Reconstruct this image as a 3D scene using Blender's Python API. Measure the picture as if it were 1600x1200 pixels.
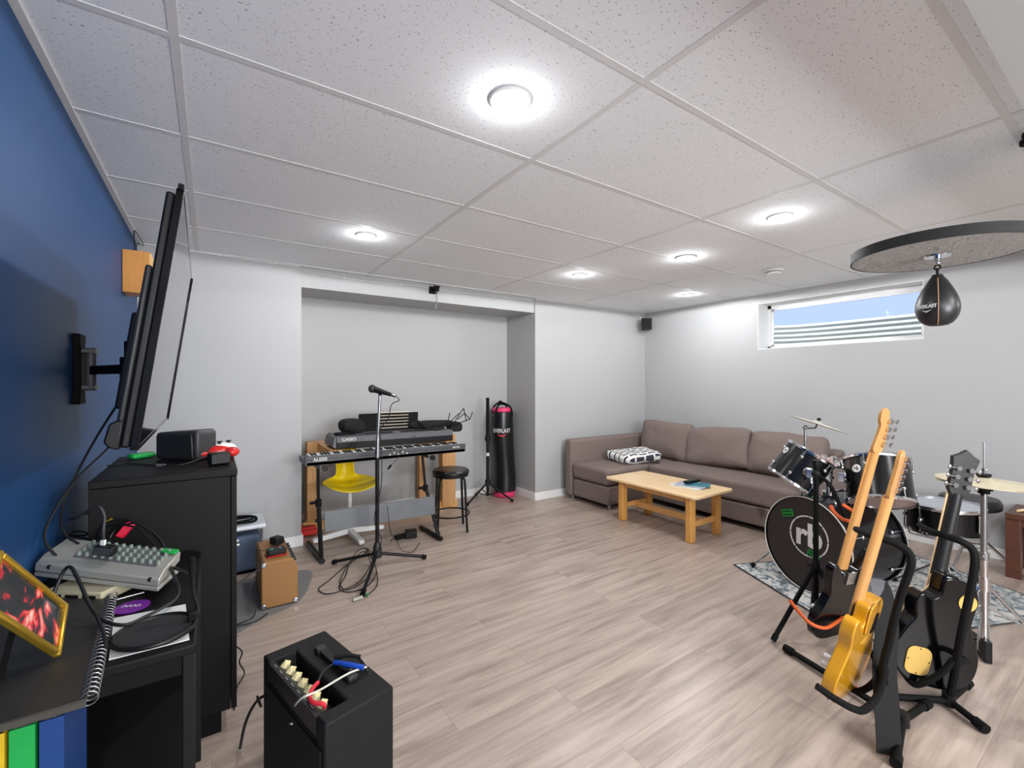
import bpy, bmesh, math, random
from math import sin, cos, pi, radians
from mathutils import Vector as V, Matrix

for o in list(bpy.data.objects): bpy.data.objects.remove(o)
C = bpy.context.scene.collection
S = bpy.context.scene
random.seed(7)

# ------------------------------------------------------------------ camera, world, exposure
F, TH, CX, HY, CZ = 701.1, .6004, 811.0, 600.0, 1.31
cam = bpy.data.cameras.new('camera'); cam.sensor_width = 36; cam.lens = F / 1600 * 36
cam.shift_x = -(CX - 800) / 1600; cam.clip_start = .05
co = bpy.data.objects.new('camera', cam); C.objects.link(co)
co.location = (0, 0, CZ); co.rotation_euler = (pi / 2, 0, -TH); S.camera = co
wd = bpy.data.worlds.new('sky'); S.world = wd; wd.use_nodes = True
bg = wd.node_tree.nodes['Background']; bg.inputs[0].default_value = (.47, .62, 1, 1); bg.inputs[1].default_value = .95
sl_ = bpy.data.lights.new('sun', 'SUN'); sl_.energy = 3.4; sl_.angle = .02; sl_.color = (1, .97, .9)
so_ = bpy.data.objects.new('sun', sl_); C.objects.link(so_); so_.rotation_euler = (0, -radians(30), radians(12))
S.view_settings.view_transform = 'Standard'; S.view_settings.look = 'None'
S.view_settings.gamma = 1; S.view_settings.use_curve_mapping = False
S.view_settings.exposure = 0.3
LAMP_W = 20.0; GLOW = .055
# fill light added behind the viewer, set in an invented window (the photograph's shadows point away from there)
dl_ = bpy.data.lights.new('fill_light', 'AREA'); dl_.shape = 'RECTANGLE'; dl_.size = 1.9; dl_.size_y = 1.1; dl_.energy = 135; dl_.color = (.97, .985, 1)
do_ = bpy.data.objects.new('fill_light', dl_); C.objects.link(do_); do_.location = (1.3, -2.42, 1.4); do_.rotation_euler = (pi / 2, 0, 0)
H = 2.271

def ray(x, y):
    a = (x - CX) / F; b = (HY - y) / F
    return V((cos(TH) * a + sin(TH), -sin(TH) * a + cos(TH), b))
def W(x, y, w): return V((0, 0, CZ)) + ray(x, y) * w          # point seen at (x, y), w metres deep
def ZP(x, y, z): r = ray(x, y); return V((0, 0, CZ)) + r * ((z - CZ) / r.z)
def YP(x, y, yy): r = ray(x, y); return V((0, 0, CZ)) + r * (yy / r.y)
def XP(x, y, xx): r = ray(x, y); return V((0, 0, CZ)) + r * (xx / r.x)

# ------------------------------------------------------------------ materials
def lin(c): c /= 255.0; return c / 12.92 if c <= .04045 else ((c + .055) / 1.055) ** 2.4
def rgb(h):
    if isinstance(h, str): h = tuple(int(h[i:i + 2], 16) for i in (0, 2, 4))
    return (lin(h[0]), lin(h[1]), lin(h[2]), 1)
MATS = {}
def mat(name, col, rough=.5, metal=0, noise=0, nscale=40, bump=0, stretch=None, coat=0, spec=None, col2=None):
    if name in MATS: return MATS[name]
    m = bpy.data.materials.new(name); m.use_nodes = True; nt = m.node_tree; b = nt.nodes['Principled BSDF']
    b.inputs['Base Color'].default_value = rgb(col); b.inputs['Roughness'].default_value = rough
    b.inputs['Metallic'].default_value = metal
    if coat: b.inputs['Coat Weight'].default_value = coat; b.inputs['Coat Roughness'].default_value = .08
    if spec is not None: b.inputs['Specular IOR Level'].default_value = spec
    tc = nt.nodes.new('ShaderNodeTexCoord'); mp = nt.nodes.new('ShaderNodeMapping')
    nt.links.new(tc.outputs['Object'], mp.inputs[0])
    if stretch: mp.inputs['Scale'].default_value = stretch
    nz = nt.nodes.new('ShaderNodeTexNoise'); nz.inputs['Scale'].default_value = nscale; nz.inputs['Detail'].default_value = 4
    nt.links.new(mp.outputs[0], nz.inputs['Vector'])
    mx = nt.nodes.new('ShaderNodeMixRGB'); mx.inputs[1].default_value = rgb(col)
    c = rgb(col2) if col2 else tuple(v * .6 for v in rgb(col)[:3]) + (1,)
    mx.inputs[2].default_value = c
    rp = nt.nodes.new('ShaderNodeMapRange'); rp.inputs[1].default_value = .3; rp.inputs[2].default_value = .7
    rp.inputs[4].default_value = noise if noise else .05
    nt.links.new(nz.outputs[0], rp.inputs[0]); nt.links.new(rp.outputs[0], mx.inputs[0]); nt.links.new(mx.outputs[0], b.inputs['Base Color'])
    if bump:
        bp = nt.nodes.new('ShaderNodeBump'); bp.inputs['Strength'].default_value = bump; bp.inputs['Distance'].default_value = .002
        nt.links.new(nz.outputs[0], bp.inputs['Height']); nt.links.new(bp.outputs[0], b.inputs['Normal'])
    MATS[name] = m; return m
def emis(name, col, st):
    m = bpy.data.materials.new(name); m.use_nodes = True; b = m.node_tree.nodes['Principled BSDF']
    b.inputs['Emission Color'].default_value = rgb(col); b.inputs['Emission Strength'].default_value = st; MATS[name] = m; return m
def nodes(m): return m.node_tree.nodes, m.node_tree.links

m_wall = mat('grey_paint', (174, 174, 174), .55, noise=.04, nscale=3, bump=.05)
m_blue = mat('blue_paint', (24, 66, 112), .5, noise=.05, nscale=3, spec=.3)
m_white = mat('white_paint', (232, 232, 230), .45)
m_black = mat('black_plastic', (13, 13, 14), .45, spec=.3)
m_matte = mat('black_matte', (10, 10, 10), .75, spec=.2)
m_gloss = mat('black_gloss', (7, 7, 8), .14, spec=.4)
m_cab = mat('black_laminate', (15, 14, 14), .55, noise=.2, nscale=60, bump=.1, spec=.2)
m_dgrey = mat('dark_grey_plastic', (32, 32, 34), .5)
m_mgrey = mat('mid_grey_plastic', (92, 93, 96), .45)
m_chrome = mat('chrome', (215, 215, 218), .12, 1)
m_steel = mat('brushed_steel', (165, 166, 168), .32, 1)
m_silver = mat('silver_plastic', (168, 166, 158), .35, .3)
m_beige = mat('beige_plastic', (176, 168, 140), .5)
m_rubber = mat('rubber', (11, 11, 11), .85, spec=.2)
m_red = mat('red_plastic', (190, 22, 20), .4)
m_pink = mat('pink_vinyl', (225, 58, 110), .45)
m_green = mat('green_plastic', (22, 160, 72), .5)
m_yellow = mat('yellow_plastic', (246, 214, 10), .35)
m_orange = mat('orange_rubber', (214, 92, 34), .5)
m_pine = mat('pine_wood', (226, 172, 104), .42, noise=.5, nscale=7, stretch=(1, 9, 9), col2=(196, 134, 66), coat=.2)
m_ctop = mat('pale_pine_top', (246, 216, 172), .35, noise=.5, nscale=7, stretch=(9, 1, 9), col2=(226, 180, 116), coat=.3)
m_lumber = mat('rough_lumber', (196, 150, 98), .6, noise=.5, nscale=8, stretch=(8, 8, 1), col2=(170, 118, 66))
m_maple = mat('maple_neck', (200, 148, 88), .3, noise=.4, nscale=9, stretch=(8, 8, 1), col2=(200, 140, 70), coat=.4)
m_butter = mat('yellow_lacquer', (206, 146, 22), .2, noise=.25, nscale=6, stretch=(6, 6, 1), coat=.8, col2=(204, 140, 24))
m_tweed = mat('tan_vinyl', (152, 108, 60), .6, noise=.2, nscale=200, bump=.2)
m_tolex = mat('black_tolex', (24, 24, 25), .62, noise=.4, nscale=260, bump=.6, spec=.25)
m_felt = mat('grey_felt_mat', (120, 118, 117), .95, noise=.5, nscale=180, bump=.6)
m_walnut = mat('dark_walnut', (92, 54, 38), .4, noise=.5, nscale=8, stretch=(1, 1, 7), col2=(60, 34, 24))
m_oak = mat('oak_veneer', (206, 142, 68), .45, noise=.4, nscale=8, stretch=(8, 8, 1), col2=(186, 120, 52))
m_gold = mat('gold_metal', (212, 172, 62), .25, .8)
m_plate = mat('gold_plate', (214, 176, 96), .45, .2)
m_paper = mat('white_paper', (225, 225, 220), .7)
m_purple = mat('purple_card', (120, 40, 150), .4)
m_sketch = mat('dark_card', (44, 41, 36), .5, noise=.6, nscale=14)
m_cord = mat('black_cord', (20, 19, 19), .5)
m_cordg = mat('white_cord', (208, 204, 190), .5)
m_cordr = mat('red_cord', (214, 44, 60), .4)
m_cym = mat('cymbal_bronze', (228, 216, 182), .3, .35, noise=.25, nscale=30)
m_head = mat('drum_head', (38, 32, 31), .4)
m_clear = mat('tom_head', (205, 176, 166), .3)
m_shell = mat('black_shell', (8, 8, 10), .25, spec=.4)
m_logo = mat('white_print', (214, 210, 206), .6)
m_cream = mat('cream_knob', (224, 212, 160), .4)
m_bluec = mat('blue_plastic', (22, 70, 170), .4)
m_vinyl = mat('black_vinyl', (15, 15, 16), .35, noise=.3, nscale=90, bump=.3)
m_grille = mat('speaker_grille', (14, 14, 15), .9, noise=.6, nscale=300, bump=.8)

def sofa_mat():
    m = mat('taupe_fabric', (128, 113, 107), .95, noise=.55, nscale=230, bump=.5, col2=(104, 90, 85)); return m
m_sofa = sofa_mat()

def floor_mat():
    m = bpy.data.materials.new('laminate_planks'); m.use_nodes = True; n, l = nodes(m); b = n['Principled BSDF']
    tc = n.new('ShaderNodeTexCoord')
    br = n.new('ShaderNodeTexBrick'); br.offset = .37; br.inputs['Scale'].default_value = 1
    br.inputs['Brick Width'].default_value = 1.22; br.inputs['Row Height'].default_value = .19; br.inputs['Mortar Size'].default_value = .0012
    br.inputs['Color1'].default_value = (0, 0, 0, 1); br.inputs['Color2'].default_value = (1, 1, 1, 1); br.inputs['Mortar'].default_value = (.5, .5, .5, 1)
    l.new(tc.outputs['Object'], br.inputs['Vector'])
    mp = n.new('ShaderNodeMapping'); mp.inputs['Scale'].default_value = (1.1, 13, 1); l.new(tc.outputs['Object'], mp.inputs[0])
    add = n.new('ShaderNodeVectorMath'); add.operation = 'MULTIPLY_ADD'
    l.new(br.outputs['Color'], add.inputs[0]); add.inputs[1].default_value = (7, 3, 5); l.new(mp.outputs[0], add.inputs[2])
    nz = n.new('ShaderNodeTexNoise'); nz.inputs['Scale'].default_value = 1.6; nz.inputs['Detail'].default_value = 8; nz.inputs['Roughness'].default_value = .62; nz.inputs['Distortion'].default_value = .4
    l.new(add.outputs[0], nz.inputs['Vector'])
    cr = n.new('ShaderNodeValToRGB'); e = cr.color_ramp.elements
    e[0].position = .28; e[0].color = rgb((138, 121, 110)); e[1].position = .72; e[1].color = rgb((192, 174, 161))
    k = cr.color_ramp.elements.new(.5); k.color = rgb((172, 154, 141))
    l.new(nz.outputs[0], cr.inputs[0])
    mx = n.new('ShaderNodeMixRGB'); mx.blend_type = 'MULTIPLY'; mx.inputs[0].default_value = 1
    mr = n.new('ShaderNodeMapRange'); mr.inputs[3].default_value = .9; mr.inputs[4].default_value = 1.05
    l.new(br.outputs['Color'], mr.inputs[0]); l.new(cr.outputs[0], mx.inputs[1]); l.new(mr.outputs[0], mx.inputs[2])
    m2 = n.new('ShaderNodeMixRGB'); m2.inputs[2].default_value = rgb((146, 127, 115)); l.new(mx.outputs[0], m2.inputs[1]); l.new(br.outputs['Fac'], m2.inputs[0])
    l.new(m2.outputs[0], b.inputs['Base Color']); b.inputs['Roughness'].default_value = .33
    bp = n.new('ShaderNodeBump'); bp.inputs['Strength'].default_value = .12; bp.inputs['Distance'].default_value = .001
    l.new(nz.outputs[0], bp.inputs['Height']); l.new(bp.outputs[0], b.inputs['Normal'])
    return m
def ceil_mat():
    m = bpy.data.materials.new('fissured_tile'); m.use_nodes = True; n, l = nodes(m); b = n['Principled BSDF']
    tc = n.new('ShaderNodeTexCoord')
    mp = n.new('ShaderNodeMapping'); mp.inputs['Scale'].default_value = (1, 1.6, 1); l.new(tc.outputs['Object'], mp.inputs[0])
    nd = n.new('ShaderNodeTexNoise'); nd.inputs['Scale'].default_value = 30; l.new(mp.outputs[0], nd.inputs['Vector'])
    ad = n.new('ShaderNodeVectorMath'); ad.operation = 'MULTIPLY_ADD'; l.new(nd.outputs['Color'], ad.inputs[0]); ad.inputs[1].default_value = (.03, .03, 0); l.new(mp.outputs[0], ad.inputs[2])
    vo = n.new('ShaderNodeTexVoronoi'); vo.inputs['Scale'].default_value = 85; l.new(ad.outputs[0], vo.inputs['Vector'])
    n2 = n.new('ShaderNodeTexNoise'); n2.inputs['Scale'].default_value = 60; n2.inputs['Detail'].default_value = 2; l.new(mp.outputs[0], n2.inputs['Vector'])
    a = n.new('ShaderNodeMath'); a.operation = 'LESS_THAN'; a.inputs[1].default_value = .21; l.new(vo.outputs['Distance'], a.inputs[0])
    g = n.new('ShaderNodeMath'); g.operation = 'GREATER_THAN'; g.inputs[1].default_value = .5; l.new(n2.outputs[0], g.inputs[0])
    mu = n.new('ShaderNodeMath'); mu.operation = 'MULTIPLY'; l.new(a.outputs[0], mu.inputs[0]); l.new(g.outputs[0], mu.inputs[1])
    m3 = n.new('ShaderNodeMath'); m3.operation = 'MULTIPLY'; m3.inputs[1].default_value = .75; l.new(mu.outputs[0], m3.inputs[0])
    mx = n.new('ShaderNodeMixRGB'); mx.inputs[1].default_value = rgb((240, 242, 244)); mx.inputs[2].default_value = rgb((120, 118, 116)); l.new(m3.outputs[0], mx.inputs[0])
    l.new(mx.outputs[0], b.inputs['Base Color']); b.inputs['Roughness'].default_value = .9
    return m
def rug_mat():
    m = bpy.data.materials.new('distressed_rug'); m.use_nodes = True; n, l = nodes(m); b = n['Principled BSDF']
    tc = n.new('ShaderNodeTexCoord')
    v = n.new('ShaderNodeTexVoronoi'); v.inputs['Scale'].default_value = 9; v.feature = 'DISTANCE_TO_EDGE'; l.new(tc.outputs['Object'], v.inputs['Vector'])
    z = n.new('ShaderNodeTexNoise'); z.inputs['Scale'].default_value = 26; z.inputs['Detail'].default_value = 6; z.inputs['Distortion'].default_value = 1.5; l.new(tc.outputs['Object'], z.inputs['Vector'])
    ad = n.new('ShaderNodeMath'); ad.operation = 'MULTIPLY_ADD'; ad.inputs[1].default_value = .6; l.new(v.outputs['Distance'], ad.inputs[0]); l.new(z.outputs[0], ad.inputs[2])
    cr = n.new('ShaderNodeValToRGB'); e = cr.color_ramp.elements; e[0].position = .42; e[0].color = rgb((84, 92, 98)); e[1].position = .62; e[1].color = rgb((196, 192, 186))
    k = cr.color_ramp.elements.new(.5); k.color = rgb((126, 140, 146))
    l.new(ad.outputs[0], cr.inputs[0]); l.new(cr.outputs[0], b.inputs['Base Color']); b.inputs['Roughness'].default_value = .95
    return m
def pillow_mat():
    m = bpy.data.materials.new('dash_print_cotton'); m.use_nodes = True; n, l = nodes(m); b = n['Principled BSDF']
    tc = n.new('ShaderNodeTexCoord'); mp = n.new('ShaderNodeMapping'); l.new(tc.outputs['Object'], mp.inputs[0])
    br = n.new('ShaderNodeTexBrick'); br.inputs['Scale'].default_value = 1; br.offset = .5
    br.inputs['Brick Width'].default_value = .12; br.inputs['Row Height'].default_value = .046; br.inputs['Mortar Size'].default_value = .012; br.inputs['Mortar Smooth'].default_value = 0
    br.inputs['Color1'].default_value = rgb((40, 44, 62)); br.inputs['Color2'].default_value = rgb((58, 60, 72)); br.inputs['Mortar'].default_value = rgb((232, 230, 226))
    l.new(mp.outputs[0], br.inputs['Vector']); l.new(br.outputs['Color'], b.inputs['Base Color']); b.inputs['Roughness'].default_value = .9
    return m
def ply_mat():
    m = bpy.data.materials.new('grey_stained_plywood'); m.use_nodes = True; n, l = nodes(m); b = n['Principled BSDF']
    tc = n.new('ShaderNodeTexCoord'); mp = n.new('ShaderNodeMapping'); mp.inputs['Scale'].default_value = (3, 7, 3); l.new(tc.outputs['Object'], mp.inputs[0])
    z = n.new('ShaderNodeTexNoise'); z.inputs['Scale'].default_value = 1.1; z.inputs['Detail'].default_value = 2; z.inputs['Distortion'].default_value = .8; l.new(mp.outputs[0], z.inputs['Vector'])
    mu = n.new('ShaderNodeMath'); mu.operation = 'MULTIPLY'; mu.inputs[1].default_value = 130; l.new(z.outputs[0], mu.inputs[0])
    s = n.new('ShaderNodeMath'); s.operation = 'SINE'; l.new(mu.outputs[0], s.inputs[0])
    cr = n.new('ShaderNodeValToRGB'); e = cr.color_ramp.elements; e[0].position = 0; e[0].color = rgb((172, 170, 168)); e[1].position = 1; e[1].color = rgb((138, 136, 134))
    l.new(s.outputs[0], cr.inputs[0]); l.new(cr.outputs[0], b.inputs['Base Color']); b.inputs['Roughness'].default_value = .55
    return m
def photo_mat():
    m = bpy.data.materials.new('floral_print'); m.use_nodes = True; n, l = nodes(m); b = n['Principled BSDF']
    tc = n.new('ShaderNodeTexCoord'); z = n.new('ShaderNodeTexNoise'); z.inputs['Scale'].default_value = 16; z.inputs['Detail'].default_value = 5; z.inputs['Distortion'].default_value = 1.2
    l.new(tc.outputs['Object'], z.inputs['Vector']); cr = n.new('ShaderNodeValToRGB'); e = cr.color_ramp.elements
    e[0].position = .44; e[0].color = rgb((40, 46, 50)); e[1].position = .66; e[1].color = rgb((230, 196, 176)); k = e.new(.54); k.color = rgb((206, 50, 56)); k = e.new(.49); k.color = rgb((60, 50, 54))
    l.new(z.outputs[0], cr.inputs[0]); l.new(cr.outputs[0], b.inputs['Base Color']); b.inputs['Roughness'].default_value = .08
    return m
def glass_mat(name, col=(1, 1, 1, 1), rough=0, alpha=None):
    m = bpy.data.materials.new(name); m.use_nodes = True; b = m.node_tree.nodes['Principled BSDF']
    b.inputs['Base Color'].default_value = col; b.inputs['Roughness'].default_value = rough; b.inputs['Transmission Weight'].default_value = 1
    b.inputs['IOR'].default_value = 1.05 if alpha is None else alpha
    return m
m_floor, m_ceil, m_rug, m_pillow, m_ply, m_photo = floor_mat(), ceil_mat(), rug_mat(), pillow_mat(), ply_mat(), photo_mat()
m_glass = glass_mat('window_glass'); m_tub = glass_mat('clear_tub', (.86, .9, .95, 1), .25, 1.08)
m_screen = mat('screen_glass', (5, 5, 6), .04, spec=.7)
m_well = mat('galvanised_well', (222, 226, 218), .6)
m_bulb = emis('lamp_glow', (255, 250, 244), 14)

# ------------------------------------------------------------------ mesh helpers
def frame(ax):
    ax = V(ax).normalized(); t = V((0, 0, 1)) if abs(ax.z) < .9 else V((1, 0, 0))
    u = ax.cross(t).normalized(); return u, ax.cross(u).normalized(), ax
def spl(pts, n=8, closed=False):
    pts = [V(p) for p in pts]; out = []; N = len(pts)
    rng = range(N if closed else N - 1)
    for i in rng:
        if closed: a, b, c, d = pts[i - 1], pts[i], pts[(i + 1) % N], pts[(i + 2) % N]
        else: a, b, c, d = pts[max(i - 1, 0)], pts[i], pts[i + 1], pts[min(i + 2, N - 1)]
        for k in range(n):
            t = k / n
            out.append(.5 * ((2 * b) + (c - a) * t + (2 * a - 5 * b + 4 * c - d) * t * t + (3 * b - a - 3 * c + d) * t ** 3))
    if not closed: out.append(pts[-1])
    return out
class MB:
    def __init__(s, M=None): s.bm = bmesh.new(); s.M = M
    def _v(s, p):
        p = V(p)
        return s.bm.verts.new(s.M @ p if s.M else p)
    def face(s, vs):
        try: s.bm.faces.new(vs)
        except ValueError: pass
    def box(s, a, b):                                   # axis box between two corners
        x0, y0, z0 = (min(a[i], b[i]) for i in range(3)); x1, y1, z1 = (max(a[i], b[i]) for i in range(3))
        return s.par((x0, y0, z0), (x1 - x0, 0, 0), (0, y1 - y0, 0), (0, 0, z1 - z0))
    def par(s, o, a, b, c):
        o, a, b, c = V(o), V(a), V(b), V(c)
        if a.cross(b).dot(c) < 0: a, b = b, a
        v = [s._v(o + a * i + b * j + c * k) for k in (0, 1) for j in (0, 1) for i in (0, 1)]
        for f in ((0, 2, 3, 1), (4, 5, 7, 6), (0, 1, 5, 4), (2, 6, 7, 3), (0, 4, 6, 2), (1, 3, 7, 5)): s.face([v[i] for i in f])
        return s
    def cbox(s, c, d, rz=0):                            # centred box turned about z
        c = V(c); a = V((cos(rz), sin(rz), 0)) * d[0]; b = V((-sin(rz), cos(rz), 0)) * d[1]; e = V((0, 0, d[2]))
        return s.par(c - a / 2 - b / 2 - e / 2, a, b, e)
    def cyl(s, p0, p1, r0, r1=None, seg=20, caps=True):
        p0, p1 = V(p0), V(p1); r1 = r0 if r1 is None else r1; u, v, w = frame(p1 - p0)
        A = [s._v(p0 + (u * cos(2 * pi * i / seg) + v * sin(2 * pi * i / seg)) * r0) for i in range(seg)]
        B = [s._v(p1 + (u * cos(2 * pi * i / seg) + v * sin(2 * pi * i / seg)) * r1) for i in range(seg)]
        for i in range(seg): j = (i + 1) % seg; s.face([A[i], A[j], B[j], B[i]])
        if caps: s.face(A[::-1]); s.face(B)
        return s
    def lathe(s, prof, o, ax, seg=32):                  # prof: (radius, height)
        o = V(o); u, v, w = frame(ax); rings = []
        for r, h in prof:
            if r < 1e-5: rings.append([s._v(o + w * h)])
            else: rings.append([s._v(o + w * h + (u * cos(2 * pi * i / seg) + v * sin(2 * pi * i / seg)) * r) for i in range(seg)])
        for A, B in zip(rings, rings[1:]):
            for i in range(seg):
                j = (i + 1) % seg
                if len(A) == 1 and len(B) == 1: continue
                if len(A) == 1: s.face([A[0], B[j], B[i]])
                elif len(B) == 1: s.face([A[i], A[j], B[0]])
                else: s.face([A[i], A[j], B[j], B[i]])
        return s
    def tube(s, pts, r, seg=8, n=6, smooth=True, closed=False, rs=None):
        P = spl(pts, n, closed) if smooth else [V(p) for p in pts]
        N = len(P); prev = None; rings = []
        for i, p in enumerate(P):
            if closed: t = P[(i + 1) % N] - P[i - 1]
            else: t = P[min(i + 1, N - 1)] - P[max(i - 1, 0)]
            if t.length < 1e-9: t = V((0, 0, 1))
            t.normalize()
            if prev is None: u, v, _ = frame(t)
            else:
                u = prev - t * prev.dot(t)
                if u.length < 1e-6: u, v, _ = frame(t)
                u.normalize(); v = t.cross(u)
            prev = u; rr = r if rs is None else rs[0] + (rs[1] - rs[0]) * i / (N - 1)
            rings.append([s._v(p + (u * cos(2 * pi * k / seg) + v * sin(2 * pi * k / seg)) * rr) for k in range(seg)])
        for A, B in (zip(rings, rings[1:] + rings[:1]) if closed else zip(rings, rings[1:])):
            for k in range(seg): j = (k + 1) % seg; s.face([A[k], A[j], B[j], B[k]])
        if not closed: s.face(rings[0][::-1]); s.face(rings[-1])
        return s
    def torus(s, c, ax, R, r, seg=40, s2=8):
        u, v, w = frame(ax); c = V(c)
        return s.tube([c + (u * cos(2 * pi * i / seg) + v * sin(2 * pi * i / seg)) * R for i in range(seg)], r, s2, smooth=False, closed=True)
    def prism(s, pts, o, U, Vv, N, t0, t1):             # 2D outline extruded along N
        o, U, Vv, N = V(o), V(U), V(Vv), V(N)
        a = sum(pts[i][0] * pts[(i + 1) % len(pts)][1] - pts[(i + 1) % len(pts)][0] * pts[i][1] for i in range(len(pts)))
        if (a > 0) != (U.cross(Vv).dot(N) > 0): pts = pts[::-1]
        A = [s._v(o + U * p[0] + Vv * p[1] + N * t0) for p in pts]; B = [s._v(o + U * p[0] + Vv * p[1] + N * t1) for p in pts]
        n = len(pts)
        for i in range(n): j = (i + 1) % n; s.face([A[i], A[j], B[j], B[i]])
        s.face(A[::-1]); s.face(B); return s
    def ell(s, c, r, seg=20, M=None):
        c = V(c); rg = seg // 2; rows = []
        for i in range(rg + 1):
            ph = -pi / 2 + pi * i / rg; row = []
            for k in range(1 if i in (0, rg) else seg):
                t = 2 * pi * k / seg; p = V((r[0] * cos(ph) * cos(t), r[1] * cos(ph) * sin(t), r[2] * sin(ph)))
                row.append(s._v(c + (M @ p if M else p)))
            rows.append(row)
        for A, B in zip(rows, rows[1:]):
            for k in range(seg):
                j = (k + 1) % seg
                if len(A) == 1: s.face([A[0], B[j], B[k]])
                elif len(B) == 1: s.face([A[k], A[j], B[0]])
                else: s.face([A[k], A[j], B[j], B[k]])
        return s
    def puff(s, c, d, M=None, n=14, e=.35, wr=0.0, seed=0):   # soft cushion: superellipse box
        c = V(c); M = M or Matrix.Identity(3); rows = []
        import mathutils
        def f(t, ex): return math.copysign(abs(t) ** ex, t)
        sg = n * 4
        for i in range(n + 1):
            ph = -pi / 2 + pi * i / n; row = []
            for k in range(1 if i in (0, n) else sg):
                t = 2 * pi * k / sg
                p = V((d[0] / 2 * f(cos(ph), .55) * f(cos(t), e), d[1] / 2 * f(cos(ph), .55) * f(sin(t), e), d[2] / 2 * f(sin(ph), .8)))
                if wr: p += p.normalized() * wr * mathutils.noise.noise((p + V((seed, 0, 0))) * 9)
                row.append(s._v(c + M @ p))
            rows.append(row)
        for A, B in zip(rows, rows[1:]):
            for k in range(sg):
                j = (k + 1) % sg
                if len(A) == 1: s.face([A[0], B[j], B[k]])
                elif len(B) == 1: s.face([A[k], A[j], B[0]])
                else: s.face([A[k], A[j], B[j], B[k]])
        return s
    def build(s, name, m, parent=None, bevel=0, ang=35, label=None, seg=2, origin=None):
        bm = s.bm; bmesh.ops.recalc_face_normals(bm, faces=bm.faces)
        loc = V((0, 0, 0)); pw = V((0, 0, 0))
        if parent is not None: pw = wloc(parent)
        if origin is None:
            vs = [v.co for v in bm.verts]
            loc = V([(min(v[i] for v in vs) + max(v[i] for v in vs)) / 2 for i in range(3)])
            if parent is None: loc.z = min(v.z for v in vs)
        else: loc = V(origin)
        for v in bm.verts: v.co -= loc
        me = bpy.data.meshes.new(name); bm.to_mesh(me); bm.free()
        for p in me.polygons: p.use_smooth = True
        me.set_sharp_from_angle(angle=radians(ang)); me.materials.append(m)
        o = bpy.data.objects.new(name, me); C.objects.link(o); o.location = loc - pw
        if parent is not None: o.parent = parent
        if bevel:
            b = o.modifiers.new('bevel', 'BEVEL'); b.width = bevel; b.segments = seg; b.limit_method = 'ANGLE'; b.angle_limit = radians(40); b.harden_normals = False
        if label: o['label'] = label
        return o
def wloc(o):
    p = V(o.location)
    while o.parent: o = o.parent; p += V(o.location)
    return p
def tag(o, label, cat, group=None):
    o['label'] = label; o['category'] = cat
    if group: o['group'] = group
    return o
def thing(name, label, cat, loc, group=None):
    o = bpy.data.objects.new(name, None); C.objects.link(o); o.location = loc; o.empty_display_size = .05
    return tag(o, label, cat, group)
def struct(o): o['kind'] = 'structure'; return o
def dup(root, loc, label=None, group=None):
    def cp(o, par):
        c = o.copy(); C.objects.link(c)
        if par: c.parent = par; c.matrix_parent_inverse = o.matrix_parent_inverse.copy()
        for ch in o.children: cp(ch, c)
        return c
    r = cp(root, None); r.location = loc
    if label: r['label'] = label
    if group: r['group'] = group
    return r
def text_into(mb, s, size, o, U, Vv, depth=.0008, bold=0.0, center=True, sx=1.0, warp=None):
    cu = bpy.data.curves.new('t', 'FONT'); cu.body = s; cu.size = size; cu.extrude = depth; cu.offset = bold
    cu.resolution_u = 3
    if center: cu.align_x = 'CENTER'; cu.align_y = 'CENTER'
    ob = bpy.data.objects.new('t', cu); C.objects.link(ob)
    me = bpy.data.meshes.new_from_object(ob.evaluated_get(bpy.context.evaluated_depsgraph_get()))
    bpy.data.objects.remove(ob); bpy.data.curves.remove(cu)
    o, U, Vv = V(o), V(U).normalized(), V(Vv).normalized(); N = U.cross(Vv)
    vs = []
    for v in me.vertices:
        if warp: vs.append(mb._v(warp(v.co.x * sx, v.co.y, v.co.z)))
        else: vs.append(mb._v(o + U * v.co.x * sx + Vv * v.co.y + N * v.co.z))
    for p in me.polygons: mb.face([vs[i] for i in p.vertices])
    bpy.data.meshes.remove(me)
    return mb

# ------------------------------------------------------------------ room shell
XL, XR, YB, YA, YF = -.42, 4.85, 4.0, 4.647, -2.2
struct(MB().box((XL - .1, YF - .1, -.1), (XR + .35, YA + .1, 0)).build('floor', m_floor, origin=(0, 0, 0)))
struct(MB().box((XL - .1, YF - .1, H), (XR + .35, YA + .1, H + .1)).build('ceiling', m_ceil, origin=(0, 0, H)))
struct(MB().box((XL - .1, YF - .1, 0), (XL, YA, H)).build('wall_left', m_blue))
b = MB().box((XL - .1, YB, 0), (.6, YA + .1, H)).box((.6, YA, 0), (3.0, YA + .1, H)).box((3.0, 4.06, 0), (XR + .1, YA + .1, H))
struct(b.build('wall_back', m_wall))
fx0, fx1, fz0, fz1 = .3, 2.3, .8, 2.0
struct(MB().box((XL, YF - .1, 0), (fx0, YF, H)).box((fx1, YF - .1, 0), (XR, YF, H)).box((fx0, YF - .1, 0), (fx1, YF, fz0)).box((fx0, YF - .1, fz1), (fx1, YF, H)).build('wall_front', m_wall))
w2_ = struct(MB().box((fx0, YF - .09, fz0), (fx0 + .05, YF - .03, fz1)).box((fx1 - .05, YF - .09, fz0), (fx1, YF - .03, fz1)).box((fx0, YF - .09, fz0), (fx1, YF - .03, fz0 + .05)).box((fx0, YF - .09, fz1 - .05), (fx1, YF - .03, fz1)).build('added_window', m_white, bevel=.003))  # made-up window frame, out of view, for the added fill light
WY0, WY1, WZ0, WZ1 = 1.17, 2.534, 1.683, 2.172
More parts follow.
